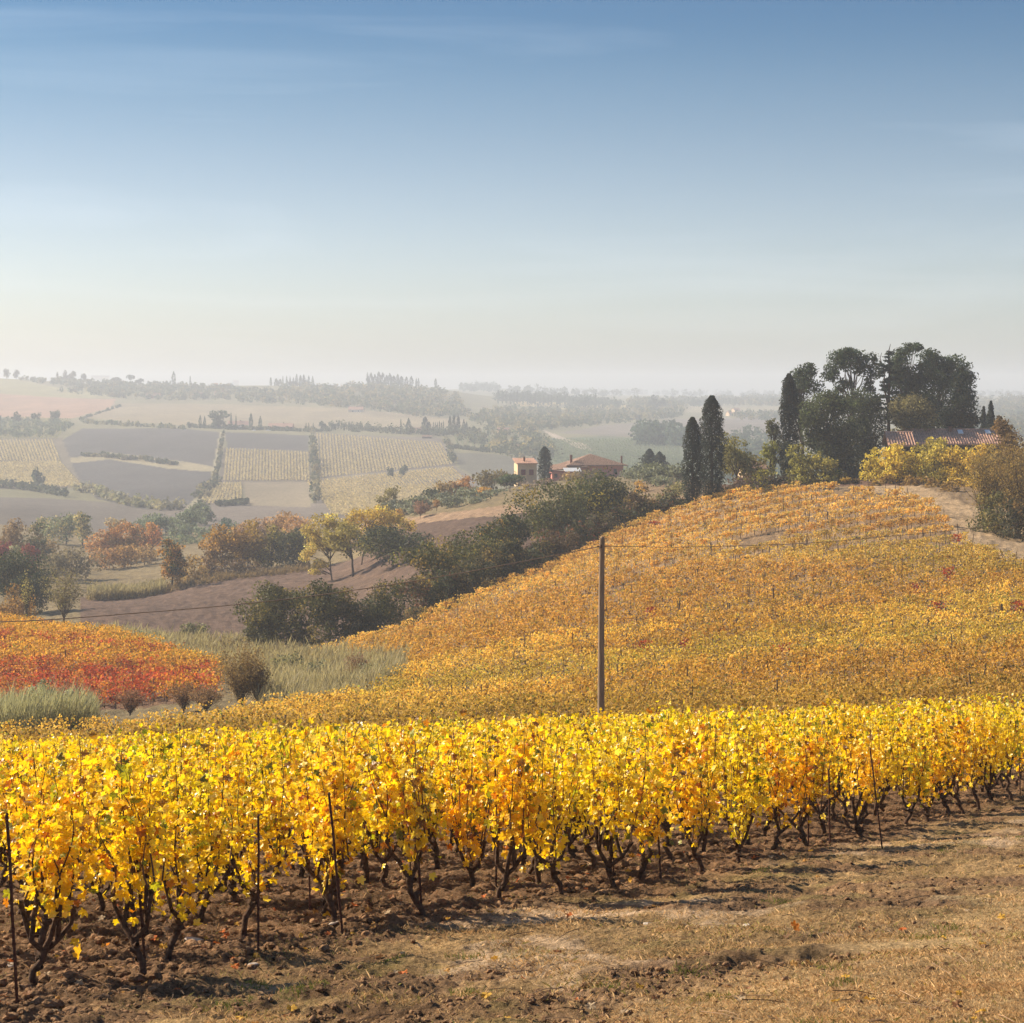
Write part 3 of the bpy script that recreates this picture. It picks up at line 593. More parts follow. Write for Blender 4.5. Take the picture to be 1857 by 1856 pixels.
# ------------------------------------------------------------------ trees and shrubs
OAKG=(.085,.085,.032); DARKG=(.035,.050,.026); CYP=(.024,.034,.018); OLIVE=(.20,.21,.13); YEL=(.56,.40,.060); ORG=(.50,.24,.055); BRN=(.24,.15,.065); PNK=(.34,.20,.13); YGR=(.26,.24,.055); BLG=(.12,.16,.11); TAN=(.36,.26,.13)
def blobs_round(rd, W, H, z0, n=26, br=.22, flat=1.0, D=None):
    """small leaf masses gathered on a few uneven main lobes"""
    D = D or W; out = []; zc = z0+(H-z0)*.5; hz = (H-z0)*.5; lobes = []
    nl = 5 if n < 30 else 7
    for i in range(nl):
        a = 6.283*i/nl+rd.uniform(-.5,.5); q = rd.uniform(.16,.30); k = rd.uniform(.20,.30)
        lobes.append((math.cos(a)*W*q, math.sin(a)*D*q, zc+hz*rd.uniform(-.55,.60), W*k, D*k, hz*rd.uniform(.38,.62)))
    lobes.append((rd.uniform(-.12,.12)*W, 0, H-hz*.55, W*.24, D*.24, hz*.5)); lobes.append((0,0,zc-hz*.2,W*.36,D*.36,hz*.7))
    for i in range(int(n*1.5)):
        lx,ly,lz,la,lb,lc = lobes[i % len(lobes)]; d = [rd.gauss(0,1) for _ in range(3)]; m = math.sqrt(sum(v*v for v in d))+1e-6
        r = br*W*rd.uniform(.45,1.05); out.append((lx+d[0]/m*la*.85, ly+d[1]/m*lb*.85, min(lz+d[2]/m*lc*.85, H-r*.6), r, r, r*.8*flat))
    for l in lobes: out.append(tuple(l[:3])+(l[3]*.72,l[4]*.72,l[5]*.78))
    if z0 <= 0:
        for i in range(9):
            a = i*.7+rd.random(); out.append((math.cos(a)*W*.36,math.sin(a)*D*.36,z0+(H-z0)*rd.uniform(.10,.28),br*W*1.1,br*W*1.1,br*W*.9))
    return out
def crown_np(rg, blobs, n, size, col, cvar=.16, col2=None, k2=0.0, inner=.35):
    Bl = np.array(blobs); w = Bl[:,3]*Bl[:,5]+Bl[:,3]*Bl[:,4]; I = rg.choice(len(Bl), n, p=w/w.sum())
    d = rg.normal(size=(n,3)); d /= np.linalg.norm(d,axis=1)[:,None]; r = (inner+(1.06-inner)*rg.random(n)**.5)
    Pn = Bl[I,:3]+d*Bl[I,3:]*r[:,None]
    bv = 1+cvar*rg.normal(size=len(Bl)); c = np.tile(np.asarray(col,float),(n,1))
    if col2 is not None:
        m = (rg.random(len(Bl)) < k2)[I] & (rg.random(n) < .8) | (rg.random(n) < k2*.35); c[m] = col2
    c = c*bv[I][:,None]*(.6+.8*rg.random(n))[:,None]
    return cards(rg, Pn, np.full(n, size), np.clip(c,.004,1), d*1.1, .8, .75)
def limb_pts(rd, a, b, w=.08, k=5):
    a = np.array(a,float); b = np.array(b,float); L_ = np.linalg.norm(b-a)
    return [a+(b-a)*t+np.array([rd.uniform(-w,w),rd.uniform(-w,w),0])*L_*math.sin(math.pi*t)+np.array([0,0,.08*L_*math.sin(math.pi*t)]) for t in np.linspace(0,1,k)]
TREE_N = [0]
def tree(kind, px, Y, top, w, label, cat='tree', col=None, col2=None, k2=.2, group=None, base=None, name=None, z0=None, dens=1.0, lean=0, leaf=None, blobs=None, tcol=None, wz=None, D=None):
    """one tree or shrub: an empty at its foot with trunk and crown"""
    TREE_N[0] += 1; sd = TREE_N[0]*13+7; rd = random.Random(sd); rg = np.random.default_rng(sd)
    zg = float(gz(px, Y)) if base is None else P(px, base, Y)[2]; x = float(xpx(px, Y)); H = (HY-top)/F*Y-zg; W = w*1.16/F*Y
    H = max(H, .6); ls = leaf or max(.08, Y*.00062); mb = MB(); bl = None; bare = None
    if kind in ('oak','bush','olive','poplar','pine','round'):
        zz = {'oak':-.04,'bush':-.05,'olive':.12,'poplar':.0,'pine':.45,'round':.03}[kind] if z0 is None else z0
        nb = {'oak':34,'bush':26,'olive':16,'poplar':34,'pine':14,'round':18}[kind]
        br = {'oak':.17,'bush':.17,'olive':.22,'poplar':.14,'pine':.25,'round':.2}[kind]
        bl = blobs or blobs_round(rd, W, H, zz*H, nb, br, .8 if kind == 'pine' else 1, D)
        if lean: bl = [(a+lean*(c/H)*H, b, c, d, e, f) for a,b,c,d,e,f in bl]
        n = int(min(17000, dens*{'oak':2.5,'bush':2.4,'olive':2.2,'poplar':1.5,'pine':2.2,'round':2.0}[kind]*W*H/(ls*ls)*.8)); n = max(n, 260)
        V, Fc, C = crown_np(rg, bl, n, ls, col, .16, col2, k2, .30 if kind != 'poplar' else .1)
        tr = max(.05, min(.3, H*.022)); fork = (lean*.2, 0, max(.25*H, zz*H*.8))
        mb.tube(limb_pts(rd, (0,0,-.4), fork, .03, 4), [tr*1.2,tr,tr*.85,tr*.8], 7)
        for b_ in rd.sample(bl, min(len(bl), 9 if kind != 'bush' else 7)): mb.tube(limb_pts(rd, fork if kind != 'bush' else (0,0,0), b_[:3], .06, 4), [tr*.6,tr*.42,tr*.28,tr*.12], 5)
    elif kind in ('cypress','conifer'):
        n = int(min(26000, 5.5*W*H/(ls*ls)*.8)); t = rg.random(n)**.9; 
        prof = np.interp(t, [0,.08,.25,.5,.75,.9,1.0],[.60,.82,1,.98,.84,.62,.16]) if kind == 'cypress' else np.interp(t,[0,.1,.4,.7,.9,1],[.8,1,.82,.5,.25,.05])
        a = rg.random(n)*2*math.pi; lump = 1+.16*np.sin(a*3+t*23+sd)+.13*np.sin(a*5-t*41)+.10*rg.normal(size=n)*.8
        rr = prof*W/2*lump*(.55+.45*rg.random(n)**.4)
        if kind == 'conifer': rr *= 1+.22*np.sin(t*H*3.1+a*2)
        Pn = np.stack([rr*np.cos(a), rr*np.sin(a), H*(.04+.96*t)],1); c = np.tile(np.asarray(col or CYP,float),(n,1))*(.8+.4*rg.random(n))[:,None]*(1+.15*np.sin(t*31+a*3))[:,None]
        V, Fc, C = cards(rg, Pn, np.full(n, ls), c, np.stack([np.cos(a),np.sin(a),np.full(n,1.0)],1), .5, .6)
        tr = W*.07; mb.tube([(0,0,-.4),(0,0,H*.3),(0,0,H*.9)], [tr,tr*.8,tr*.2], 7)
    elif kind in ('bare','wisp'):
        # a fan of thin upright branches with scattered leaves
        tips = []; nb = 26 if kind == 'bare' else 34
        th = H*.22 if kind == 'bare' else .05; tr = max(.06, H*.02)
        mb.tube(limb_pts(rd,(0,0,-.4),(0,0,th),.02,3), [tr*1.2,tr,tr*.9], 7)
        for i in range(nb):
            aa = rd.uniform(0,6.28); q = rd.random()**.6; e = (math.cos(aa)*q*W*.46, math.sin(aa)*q*W*.46, H*(1-.32*q*q)*rd.uniform(.72,1.0))
            pts = limb_pts(rd, (0,0,th*rd.uniform(.6,1)), e, .08, 5); mb.tube(pts, [tr*.35,tr*.24,tr*.16,tr*.1,tr*.05], 4)
            for j in range(6):
                s_ = np.array(pts[rd.randrange(1,5)]); e2 = s_+np.array([rd.uniform(-1,1)*W*.13, rd.uniform(-1,1)*W*.13, rd.uniform(.05,.2)*H]); mb.tube([s_,(s_+e2)/2+[0,0,-.02*H],e2],[tr*.1,tr*.07,tr*.04],3); tips.append((s_+e2)/2); tips.append(e2)
            tips += [np.array(p) for p in pts[2:]]
        T = np.array(tips); n = int(dens*(1700 if kind == 'bare' else 2600)); I = rg.integers(0,len(T),n); Pn = T[I]+rg.normal(size=(n,3))*[W*.05,W*.05,H*.05]
        c = np.tile(np.asarray(col,float),(n,1))*(.6+.8*rg.random(n))[:,None]
        if col2 is not None: c[rg.random(n) < k2] = col2
        V, Fc, C = cards(rg, Pn, np.full(n, ls*.75), c, None, 1, .6)
    nm = name or {'oak':'oak_tree','bush':'bush','olive':'olive_tree','poplar':'poplar_tree','pine':'pine_tree','cypress':'cypress_tree','conifer':'conifer_tree','bare':'bare_tree','wisp':'willow_bush','round':'small_tree'}[kind]
    e = obj(nm, None, None, (x, Y, zg), label, cat, group); e.empty_display_size = 1
    obj('trunk' if kind not in ('bush','wisp') else 'branches_and_stem' if False else 'stem', mb.mesh('trunk', tcol or M_BARK, True), e)
    obj('crown' if kind not in ('bush','wisp') else 'foliage', mesh_np('crown', V, Fc, C, M_FOL), e)
    return e
def pxblobs(lst, px0, Y, zg, rd=random.Random(3)):
    """blobs given as (column, row, radius across, radius up) seen at distance Y"""
    s = Y/F; return [((a-px0)*s, rd.uniform(-.35,.35)*c*s*2, (HY-b)*s-zg, c*s*1.08, c*s*1.1, d*s*1.12) for a,b,c,d in lst]

# trees along the lower edge of the hill vineyard
G='trees along the hedge below the hillside vineyard'
tree('oak',495,208,1056,128,'leftmost round olive-green oak at the foot of the brown ploughed field',col=(.12,.115,.042),col2=(.28,.21,.05),k2=.15,group=G,z0=.05)
tree('oak',598,204,1050,112,'middle one of three dark oaks touching the golden vineyard',col=(.085,.085,.035),col2=(.26,.19,.05),k2=.15,group=G,z0=.05)
tree('oak',690,204,1046,108,'dark oak with open right side, by the pale gap in the hedge',col=(.07,.075,.032),col2=(.24,.17,.05),k2=.10,group=G,z0=.03)
tree('oak',795,216,983,126,'broad green oak just right of the pale gap in the hedge',col=(.115,.115,.042),col2=(.33,.22,.055),k2=.18,group=G,z0=.02)
tree('oak',862,222,964,140,'broad dark oak crossed by the sagging cable',col=(.095,.10,.04),col2=(.30,.22,.055),k2=.12,group=G,z0=.02)
tree('oak',918,238,924,96,'oak beside the reddish undergrowth, left of the great oak',col=(.075,.085,.036),col2=(.40,.23,.05),k2=.12,group=G,z0=.05)
tree('oak',1008,256,866,140,'left half of the great pair of oaks below the pink farmhouse',col=(.105,.11,.045),col2=(.34,.24,.05),k2=.12,group=G,z0=.05)
tree('oak',1090,262,848,150,'tallest oak of the hedge, standing in front of the pink farmhouse',col=(.08,.09,.038),col2=(.28,.22,.05),k2=.10,group=G,z0=.04)
tree('bush',975,236,985,70,'dark red-brown thicket under the great pair of oaks',cat='bush',col=(.14,.055,.035),col2=BRN,k2=.4)
tree('bush',1050,246,958,110,'dark undergrowth at the foot of the tallest hedge oak',cat='bush',col=(.055,.055,.03),col2=(.20,.06,.04),k2=.3)
tree('bush',940,226,1005,60,'yellowing bush where the cable passes the hedge',cat='bush',col=(.32,.23,.06),col2=OAKG,k2=.4)
tree('bush',760,196,1100,56,'tan bramble in the gap of the hedge',cat='bush',col=(.30,.20,.09),col2=OAKG,k2=.4)
tree('bush',735,194,1118,40,'small dark bramble next to the oak with the open side',cat='bush',col=(.08,.06,.035))
ur = random.Random(12)
tree('bush',548,206,1098,70,'dark bush filling the gap between the leftmost and middle hedge oaks',cat='bush',col=(.09,.088,.036),col2=(.26,.2,.05),k2=.15)
tree('bush',645,203,1085,76,'dark bush filling the gap between the middle oak and the open-sided oak',cat='bush',col=(.075,.078,.034),col2=(.24,.17,.05),k2=.12)
tree('bush',470,205,1120,60,'low olive-green bush at the left foot of the leftmost oak',cat='bush',col=(.12,.11,.045))
for i,px in enumerate(range(765,1235,24)):
    Yb = float(block_far(px))+ur.uniform(3,7); hgt = ur.uniform(3.0,4.8) if px < 1160 else ur.uniform(1.8,3.0); zb_ = float(gz(px,Yb)); tp = HY-(zb_+hgt)/Yb*F
    tree('bush',px,Yb,tp,ur.uniform(46,64),'dark bramble bush in the undergrowth along the top left edge of the golden vineyard',cat='bush',col=ur.choice([(.07,.07,.035),(.09,.075,.04),(.12,.08,.045),(.06,.068,.032)]),col2=ur.choice([(.26,.18,.06),(.16,.07,.04)]),k2=.15,group='bramble bushes along the vineyard edge')
tree('oak',712,300,948,118,'dark oak behind the leaning yellow poplars',col=(.065,.075,.04),col2=(.20,.18,.05),k2=.10,z0=.05)
POPLARS = True
tree('poplar',640,318,945,70,'leaning poplar whose bare stems cross the brown field',col=(.38,.31,.09),z0=.38,lean=-.35)
# hedge beyond the ploughed field
tree('oak',313,350,972,50,'small tree with orange top and dark ivy below, alone at the field edge',col=(.46,.23,.05),col2=(.06,.08,.035),k2=.40,z0=.02)
tree('oak',402,372,952,74,'orange-brown tree leftmost in the hedge above the ploughed field',col=(.34,.20,.055),col2=(.50,.28,.06),k2=.4,z0=.03)
tree('oak',450,376,944,72,'amber tree in the middle of the hedge above the ploughed field',col=(.30,.19,.07),col2=(.46,.30,.06),k2=.3,z0=.03)
tree('oak',492,378,950,62,'olive and yellow ivy-clad tree in the upper hedge',col=(.16,.14,.055),col2=(.38,.30,.07),k2=.35,z0=.02)
tree('oak',532,374,950,76,'dark green tree ending the upper hedge beside the poplars',col=(.075,.08,.04),col2=(.30,.24,.07),k2=.15,z0=.02)
tree('bush',352,362,1002,50,'thin golden scrub right of the small orange-topped tree',cat='bush',col=(.40,.26,.09),dens=.6)
tree('bush',380,368,990,40,'brownish scrub at the foot of the orange-brown hedge tree',cat='bush',col=(.26,.16,.08))
tree('bush',430,364,1015,90,'dark bramble skirt below the amber hedge tree',cat='bush',col=(.12,.075,.045))
tree('round',470,470,938,70,'rosy brown tree showing above the upper hedge',col=(.38,.24,.15)); tree('round',507,480,929,52,'pale orange tree showing above the upper hedge',col=(.50,.30,.13))
tree('round',545,476,926,66,'peach-coloured tree behind the dark green hedge end',col=(.55,.33,.15)); tree('round',440,470,950,40,'faded orange tree behind the amber hedge tree',col=(.48,.28,.12))
# left-hand group
tree('oak',28,300,1003,124,'large dark evergreen oak at the left frame edge',col=(.050,.062,.030),col2=(.17,.14,.05),k2=.08,z0=.18)
tree('oak',62,292,1040,60,'drooping dark green side crown of oak above the vineyard corner',col=(.050,.060,.032),z0=.05)
tree('bush',22,262,1062,84,'orange-brown bush under the large dark evergreen oak',cat='bush',col=(.42,.23,.06),col2=BRN,k2=.3)
tree('bare',48,258,1040,24,'slender pale-barked tree with a few yellow leaves',col=(.45,.38,.12),dens=.25)
tree('bare',116,244,1040,96,'half bare tree with grey-brown twigs beside the red vineyard',col=(.22,.175,.10),col2=(.30,.26,.12),k2=.4,dens=1.5)
tree('round',14,420,942,90,'brown autumn tree behind the dark oak at the left frame edge',col=(.26,.17,.09)); tree('round',62,425,948,62,'olive brown tree right of the frame-edge brown tree',col=(.20,.15,.08),col2=(.08,.10,.05),k2=.3)
tree('round',85,430,975,40,'low orange bush tree beside a dark green one on the left',col=(.36,.24,.10)); tree('bush',8,405,980,36,'dark red shrub at the left frame edge',cat='bush',col=(.25,.05,.05)); tree('bush',55,400,980,34,'dull red shrub behind the evergreen oak',cat='bush',col=(.24,.06,.05))
tree('bush',28,395,985,40,'grey-green shrub between the two red shrubs',cat='bush',col=(.24,.23,.13))
tree('round',120,560,929,84,'large blue-green valley tree with yellow top',col=(.20,.22,.13),col2=(.45,.34,.14),k2=.2,z0=.02)
tree('round',70,600,938,30,'small yellowish tree left of the blue-green valley tree',col=(.42,.32,.14)); tree('round',150,548,928,40,'yellow-topped tree joined to the blue-green valley tree',col=(.42,.33,.15),col2=BLG,k2=.4)
tree('round',92,585,944,24,'thin pale yellow tree beside the blue-green valley tree',col=(.44,.34,.16))
tree('round',130,400,995,100,'low grey-brown tree in front of the orange grove',col=(.24,.19,.12)); tree('round',98,392,1005,50,'greyish shrubby tree above the half bare tree',col=(.23,.19,.12))
for a in [(182,470,962,58,'leftmost orange tree of the orange grove',(.52,.26,.10)),(212,474,950,56,'tall orange tree in the middle of the orange grove',(.54,.27,.09)),(246,478,946,54,'orange tree right of the tallest in the grove',(.50,.25,.09)),
          (272,482,952,44,'reddish orange tree at the right end of the grove',(.55,.24,.10)),(190,440,990,60,'salmon-coloured low tree on the near side of the grove',(.50,.27,.12)),(262,452,985,60,'tan low tree at the right foot of the orange grove',(.40,.26,.12)),(225,445,985,60,'amber low tree in the centre foot of the grove',(.46,.27,.10))]:
    tree('round',a[0],a[1],a[2],a[3],a[4],col=a[5],col2=(.36,.22,.09),k2=.25,group='trees of the orange grove',z0=.02)
for i,a in enumerate([(262,620,934,70),(300,625,936,60),(335,640,925,54),(372,680,916,36),(350,690,913,40),(330,600,948,60),(372,590,955,60),(410,610,940,34),(433,600,948,40),(205,640,938,30),(222,640,942,20),(395,580,965,60),(285,560,968,70),(340,560,972,70)]):
    tree('round',*a,'hazy blue-green tree in the valley bottom beyond the orange grove' if i not in (7,9,10) else ['','','','','','','','dark flat-topped small pine on the valley floor','','pale yellow poplar behind the orange grove, left one','pale yellow poplar behind the orange grove, right one'][i],
         col=(.05,.10,.07) if i == 7 else ((.48,.36,.18) if i in (9,10) else (.17,.20,.125)),group='hazy trees in the valley bottom' if i not in (7,9,10) else None)
# ridge with the two houses
tree('round',706,432,880,40,'olive-yellow small tree at the left end of the house ridge',col=(.26,.22,.09)); tree('bush',712,428,905,70,'grey-green scrub under the olive-yellow ridge tree',cat='bush',col=(.13,.14,.10))
OLV='olive trees on the house ridge'
for a in [(738,424,904,44,'olive tree next to the grey-green ridge scrub'),(768,422,900,46,'olive tree second along the ridge from the left'),(800,425,893,44,'olive tree above the bare pink-twigged tree'),(826,405,897,56,'low olive tree in the front row of the grove slope'),
          (852,424,884,62,'broad silver olive tree under the orange ridge bushes'),(888,422,890,50,'olive tree left of the small round pine'),(868,404,902,46,'small olive tree with visible stems on the pale strip'),(905,436,898,34,'dark olive beside the trunk of the round pine'),
          (752,412,915,40,'faint olive left of the bare pink-twigged tree'),(1150,395,842,46,'olive tree right of the tallest hedge oak'),(1172,372,850,58,'silver olive in front of the dark multi-topped tree'),(1208,372,842,56,'silver olive left of the shorter crest cypress'),
          (1198,345,862,62,'nearest silver olive on the slope below the dark multi-topped tree'),(1228,352,850,40,'olive tree touching the shorter crest cypress')]:
    tree('olive',*a,col=(.175,.185,.125),col2=(.26,.27,.20),k2=.3,group=OLV)
for a in [(782,448,884,30,'small dark green tree on the ridge left of the russet bushes','round',(.07,.085,.05)),(803,450,873,36,'russet round bush on the ridge','bush',(.28,.19,.08)),(824,452,870,28,'brown bush between two russet ones','bush',(.25,.15,.07)),(842,455,861,42,'orange-brown bush, brightest on the ridge','bush',(.40,.21,.08)),
          (888,458,848,58,'brown-green broad bush tree left of the yellow tower house','round',(.19,.15,.07)),(918,458,856,44,'bushy tree against the wall of the yellow tower house','round',(.17,.14,.065)),(878,440,884,34,'golden bush among the silver olives','bush',(.55,.30,.06)),
          (925,430,861,44,'small round umbrella pine in front of the yellow tower house','pine',(.07,.10,.04)),(966,440,880,36,'grey-pink leafless bush under the yellow tower house','bush',(.26,.20,.16)),(990,440,868,44,'pinkish twiggy bush between tower house and pink farmhouse','bush',(.28,.19,.14)),
          (1040,430,856,46,'tan leafy tree covering the pink farmhouse wall','round',(.30,.20,.09)),(1066,428,850,54,'brown-olive tree before the pink farmhouse eaves','round',(.18,.14,.07)),(988,456,811,21,'slim cypress between the tower house and pink farmhouse','cypress',(.030,.042,.028)),
          (1178,478,815,40,'dark tree with several pointed tops right of the pink farmhouse','conifer',(.030,.045,.030)),(1196,474,820,34,'right-hand dark pointed tree behind the silver olives','conifer',(.030,.045,.030)),(1186,470,838,60,'green base foliage of the dark pointed trees','bush',(.13,.14,.06)),
          (1225,300,876,44,'yellow-green scrub left of the shorter crest cypress','bush',(.24,.21,.09)),(1212,288,896,56,'pale yellow-green bush under the olives','bush',(.23,.21,.10)),(1185,275,905,60,'ochre and green bush at the hedge end','bush',(.27,.20,.09)),
          (1165,262,918,36,'dark red bush between hedge oak and crest slope','bush',(.15,.045,.035)),(1205,262,934,80,'grey-green bank scrub above the vineyard edge','bush',(.12,.125,.075)),(1163,330,872,26,'little orange bush under the silver olive','bush',(.50,.30,.07)),(1168,256,952,60,'dark green scrub at the right foot of the tallest hedge oak','bush',(.06,.065,.035))]:
    tree(a[5],a[0],a[1],a[2],a[3],a[4],cat='bush' if a[5]=='bush' else 'tree',col=a[6],col2=tuple(np.clip(np.array(a[6])*1.5,0,.7)) if a[5] != 'cypress' else None,k2=.2)
tree('bare',762,392,912,44,'leafless pink-twigged tree on the pale grass strip',col=(.30,.17,.12),dens=.8,leaf=.22)
tree('bare',792,405,905,16,'thin young tree with orange leaves near the pink-twigged one',col=(.45,.25,.09),dens=.2,leaf=.2)
tree('bare',722,385,925,20,'thin orange-leaved tree left of the pink-twigged one',col=(.50,.30,.09),dens=.4,leaf=.25)
tree('bush',700,372,925,46,'golden bush where poplars meet the ridge',cat='bush',col=(.52,.32,.07))
# crest of the hill: cypresses, pines, oak
tree('cypress',1256,247,757,31,'shorter of the two crest cypresses, on the left',leaf=.11)
tree('cypress',1291,253,718,40,'taller and broader of the two crest cypresses',leaf=.11,base=912)
tree('cypress',1431,266,678,30,'straight dark cypress in front of the pine clump',leaf=.15,col=(.014,.020,.012))
def clump(px, Y, label, lst, kind='pine', col=(.052,.072,.036), dens=1.0, limbs=8, name=None, tr=1.0, grp='tall trees behind the long farmhouse roof'):
    zg = float(gz(px,Y)); bl = pxblobs(lst, px, Y, zg, random.Random(int(px))); TREE_N[0] += 1
    rd = random.Random(TREE_N[0]); rg = np.random.default_rng(TREE_N[0]); ls = Y*.00058
    sub = []
    for b in bl:
        for j in range(9):
            d = np.array([rd.gauss(0,1) for _ in range(3)]); d /= np.linalg.norm(d); sub.append((b[0]+d[0]*b[3]*.62, b[1]+d[1]*b[4]*.62, b[2]+d[2]*b[5]*.58, b[3]*.62, b[4]*.62, b[5]*.56))
    A_ = sum(b[3]*b[5] for b in bl)*3.2; n = int(min(26000, dens*3.0*A_/(ls*ls)*.8))
    V, Fc, C = crown_np(rg, sub, n, ls, col, .20, tuple(np.array(col)*1.7), .15, .15)
    mb = MB(); top = max(b[2] for b in bl); cxm = np.mean([b[0] for b in bl])
    mb.tube(limb_pts(rd,(0,0,-.5),(cxm*.6,0,top*.55),.03,5)+[(cxm,0,top*.85)], [q*tr for q in (.32,.28,.24,.2,.17,.07)], 8)
    for b in bl: mb.tube(limb_pts(rd,(cxm*.5*b[2]/top,0,b[2]*.55),b[:3],.06,5), [.13,.10,.08,.05,.03], 5)
    for b in rd.sample(sub, min(30,len(sub))): mb.tube(limb_pts(rd,(cxm*.7,0,b[2]*.75),b[:3],.08,4), [.06,.045,.03,.015], 4)
    e = obj(name or 'pine_tree', None, None, (float(xpx(px,Y)),Y,zg), label, 'tree', grp)
    obj('trunk', mb.mesh('trunk', M_BARK, True), e); obj('crown', mesh_np('crown',V,Fc,C,M_FOL), e)
clump(1455,285,'pine with rounded crown just right of the straight dark cypress',[(1458,684,22,18),(1470,700,20,20),(1445,705,20,20),(1468,672,14,12),(1440,735,18,22),(1462,745,20,24),(1425,705,10,16),(1424,745,9,14)])
clump(1535,288,'pine with a wide dome and sky showing through its lower limbs',[(1517,660,26,18),(1548,650,26,16),(1530,640,22,10),(1560,668,20,18),(1505,680,16,12),(1580,655,13,14),(1583,675,11,14),(1574,690,10,12),(1530,700,18,12),(1575,705,12,10)],col=(.052,.074,.036),dens=1.0)
clump(1640,284,'tallest pine of the clump, centre top',[(1645,640,20,16),(1658,632,14,10),(1640,665,26,20),(1650,690,26,22),(1630,700,24,22),(1625,720,22,24),(1655,730,26,26),(1622,660,12,18),(1674,674,20,18),(1668,700,20,20)])
clump(1700,288,'broad pine with two-lobed crown right of the tallest',[(1690,650,24,16),(1722,656,24,18),(1705,670,28,20),(1690,695,26,22),(1720,700,26,24),(1700,735,30,30),(1676,740,24,26),(1735,680,14,16)])
clump(1745,280,'dark broad conifer closing the clump on the right',[(1753,672,15,13),(1758,685,14,14),(1742,700,22,22),(1738,725,26,26),(1748,745,26,26),(1735,765,34,22),(1757,765,22,18),(1715,760,22,26)],col=(.034,.048,.030),dens=1.2,name='conifer_tree')
clump(603,325,'pale yellow poplar at the corner of the ploughed field',[(590,944,24,16),(568,958,20,18),(614,958,22,18),(572,985,22,16),(600,988,20,14),(560,1008,16,12),(584,1024,16,12),(622,985,18,14),(572,1035,12,8)],col=(.48,.37,.11),dens=.75,name='poplar_tree',tr=.45,grp=None)
clump(655,336,'yellow poplar behind the leaning one, broad ragged crown',[(660,936,24,16),(690,930,24,14),(640,952,20,16),(675,960,26,18),(715,944,20,14),(650,976,20,14),(700,972,20,14),(738,955,16,12),(628,968,16,12),(665,990,16,10)],col=(.52,.37,.08),dens=.75,name='poplar_tree',tr=.4,grp=None)
# cedar with bare layered boughs
def cedar():
    px, Y = 1612, 279; zg = float(gz(px,Y)); s = Y/F; mb = MB(); rg = np.random.default_rng(4); rd = random.Random(4)
    q = lambda a,b,y=0: ((a-px)*s, y, (HY-b)*s-zg)
    mb.tube([(0,0,-.5),q(1612,800),q(1611,740),q(1613,680),q(1611,640),q(1615,624)], [.3,.26,.22,.15,.09,.03], 8)
    mb.tube([q(1611,740),q(1603,700),q(1604,675),q(1596,650),q(1599,640)], [.14,.12,.09,.06,.03], 6)
    Pn = []
    for i in range(44):
        z = rd.uniform(632,770); x0 = 1613 if rd.random() < .7 or z < 650 else 1602; Lh = np.interp(z,[625,660,700,770],[5,10,16,34])*rd.uniform(.6,1.1); sd_ = rd.choice([-1,1]); a = rd.uniform(-1.1,1.1)
        p0 = np.array(q(x0,z)); d = np.array([sd_*math.cos(a), math.sin(a), .0])*Lh*s; p1 = p0+d*.5+[0,0,.12]; p2 = p0+d+[0,0,-.10+.05*rd.random()]
        mb.tube([p0,p1,p2],[.06,.045,.02],4)
        k = int(60+Lh*7 if z > 655 else 34); t = rg.random(k)[:,None]; Pn.append(p0+d*(.25+.8*t)+rg.normal(size=(k,3))*[.22,.22,.08]+[0,0,.02])
    Pn = np.vstack(Pn); n = len(Pn); c = np.tile([.030,.045,.032],(n,1))*(.6+.8*rg.random(n))[:,None]
    V,Fc,C = cards(rg,Pn,np.full(n,.16),c,np.tile([0,0,1.],(n,1)),.5,.7)
    e = obj('cedar_tree',None,None,(float(xpx(px,Y)),Y,zg),'cedar with twisted half-bare tip and layered boughs left of the tallest pine','tree','tall trees behind the long farmhouse roof')
    obj('trunk',mb.mesh('trunk',M_BARK,True),e); obj('crown',mesh_np('crown',V,Fc,C,M_FOL),e)
cedar()
clump(1505,270,'big dark oak left of the long farmhouse roof',[(1490,745,36,28),(1515,735,34,24),(1480,780,34,30),(1520,785,40,34),(1500,825,38,30),(1530,830,30,30),(1470,760,20,24),(1470,800,18,24),(1515,850,28,18)],col=(.062,.075,.030),dens=.95,name='oak_tree')
clump(1565,274,'second big dark oak touching the left end of the farmhouse roof',[(1560,730,34,22),(1582,755,28,28),(1560,780,40,34),(1588,795,24,30),(1560,830,34,30),(1580,730,20,16),(1545,855,30,16),(1575,860,26,16)],col=(.055,.066,.030),dens=.95,name='oak_tree')
clump(1652,276,'olive-brown round tree behind the farmhouse roof',[(1650,745,34,26),(1635,755,26,24),(1670,758,26,24),(1655,725,16,12),(1650,775,36,18)],col=(.20,.17,.075),dens=1.0,name='small_tree')
tree('conifer',1797,310,728,26,'taller of two small firs right of the farmhouse roof',col=(.024,.036,.024)); tree('conifer',1784,312,738,20,'shorter of two small firs right of the farmhouse roof',col=(.024,.036,.024)); tree('conifer',1812,312,755,28,'low dark fir foot bush right of the two small firs',col=(.028,.038,.024))
tree('poplar',1336,264,784,76,'feathery yellow-green tree right of the crest cypresses',col=(.30,.26,.085),col2=(.22,.21,.07),k2=.3,z0=.12,dens=1.1)
tree('poplar',1365,266,820,44,'low yellow-green tree between feathery tree and thin pine',col=(.30,.24,.08),z0=.1)
tree('bush',1346,258,862,66,'purplish brown leafless bush at the crest edge',cat='bush',col=(.15,.095,.07),col2=YGR,k2=.1)
tree('bush',1388,258,846,40,'yellow-green bush on the crest bank',cat='bush',col=(.34,.29,.06),col2=OAKG,k2=.3)
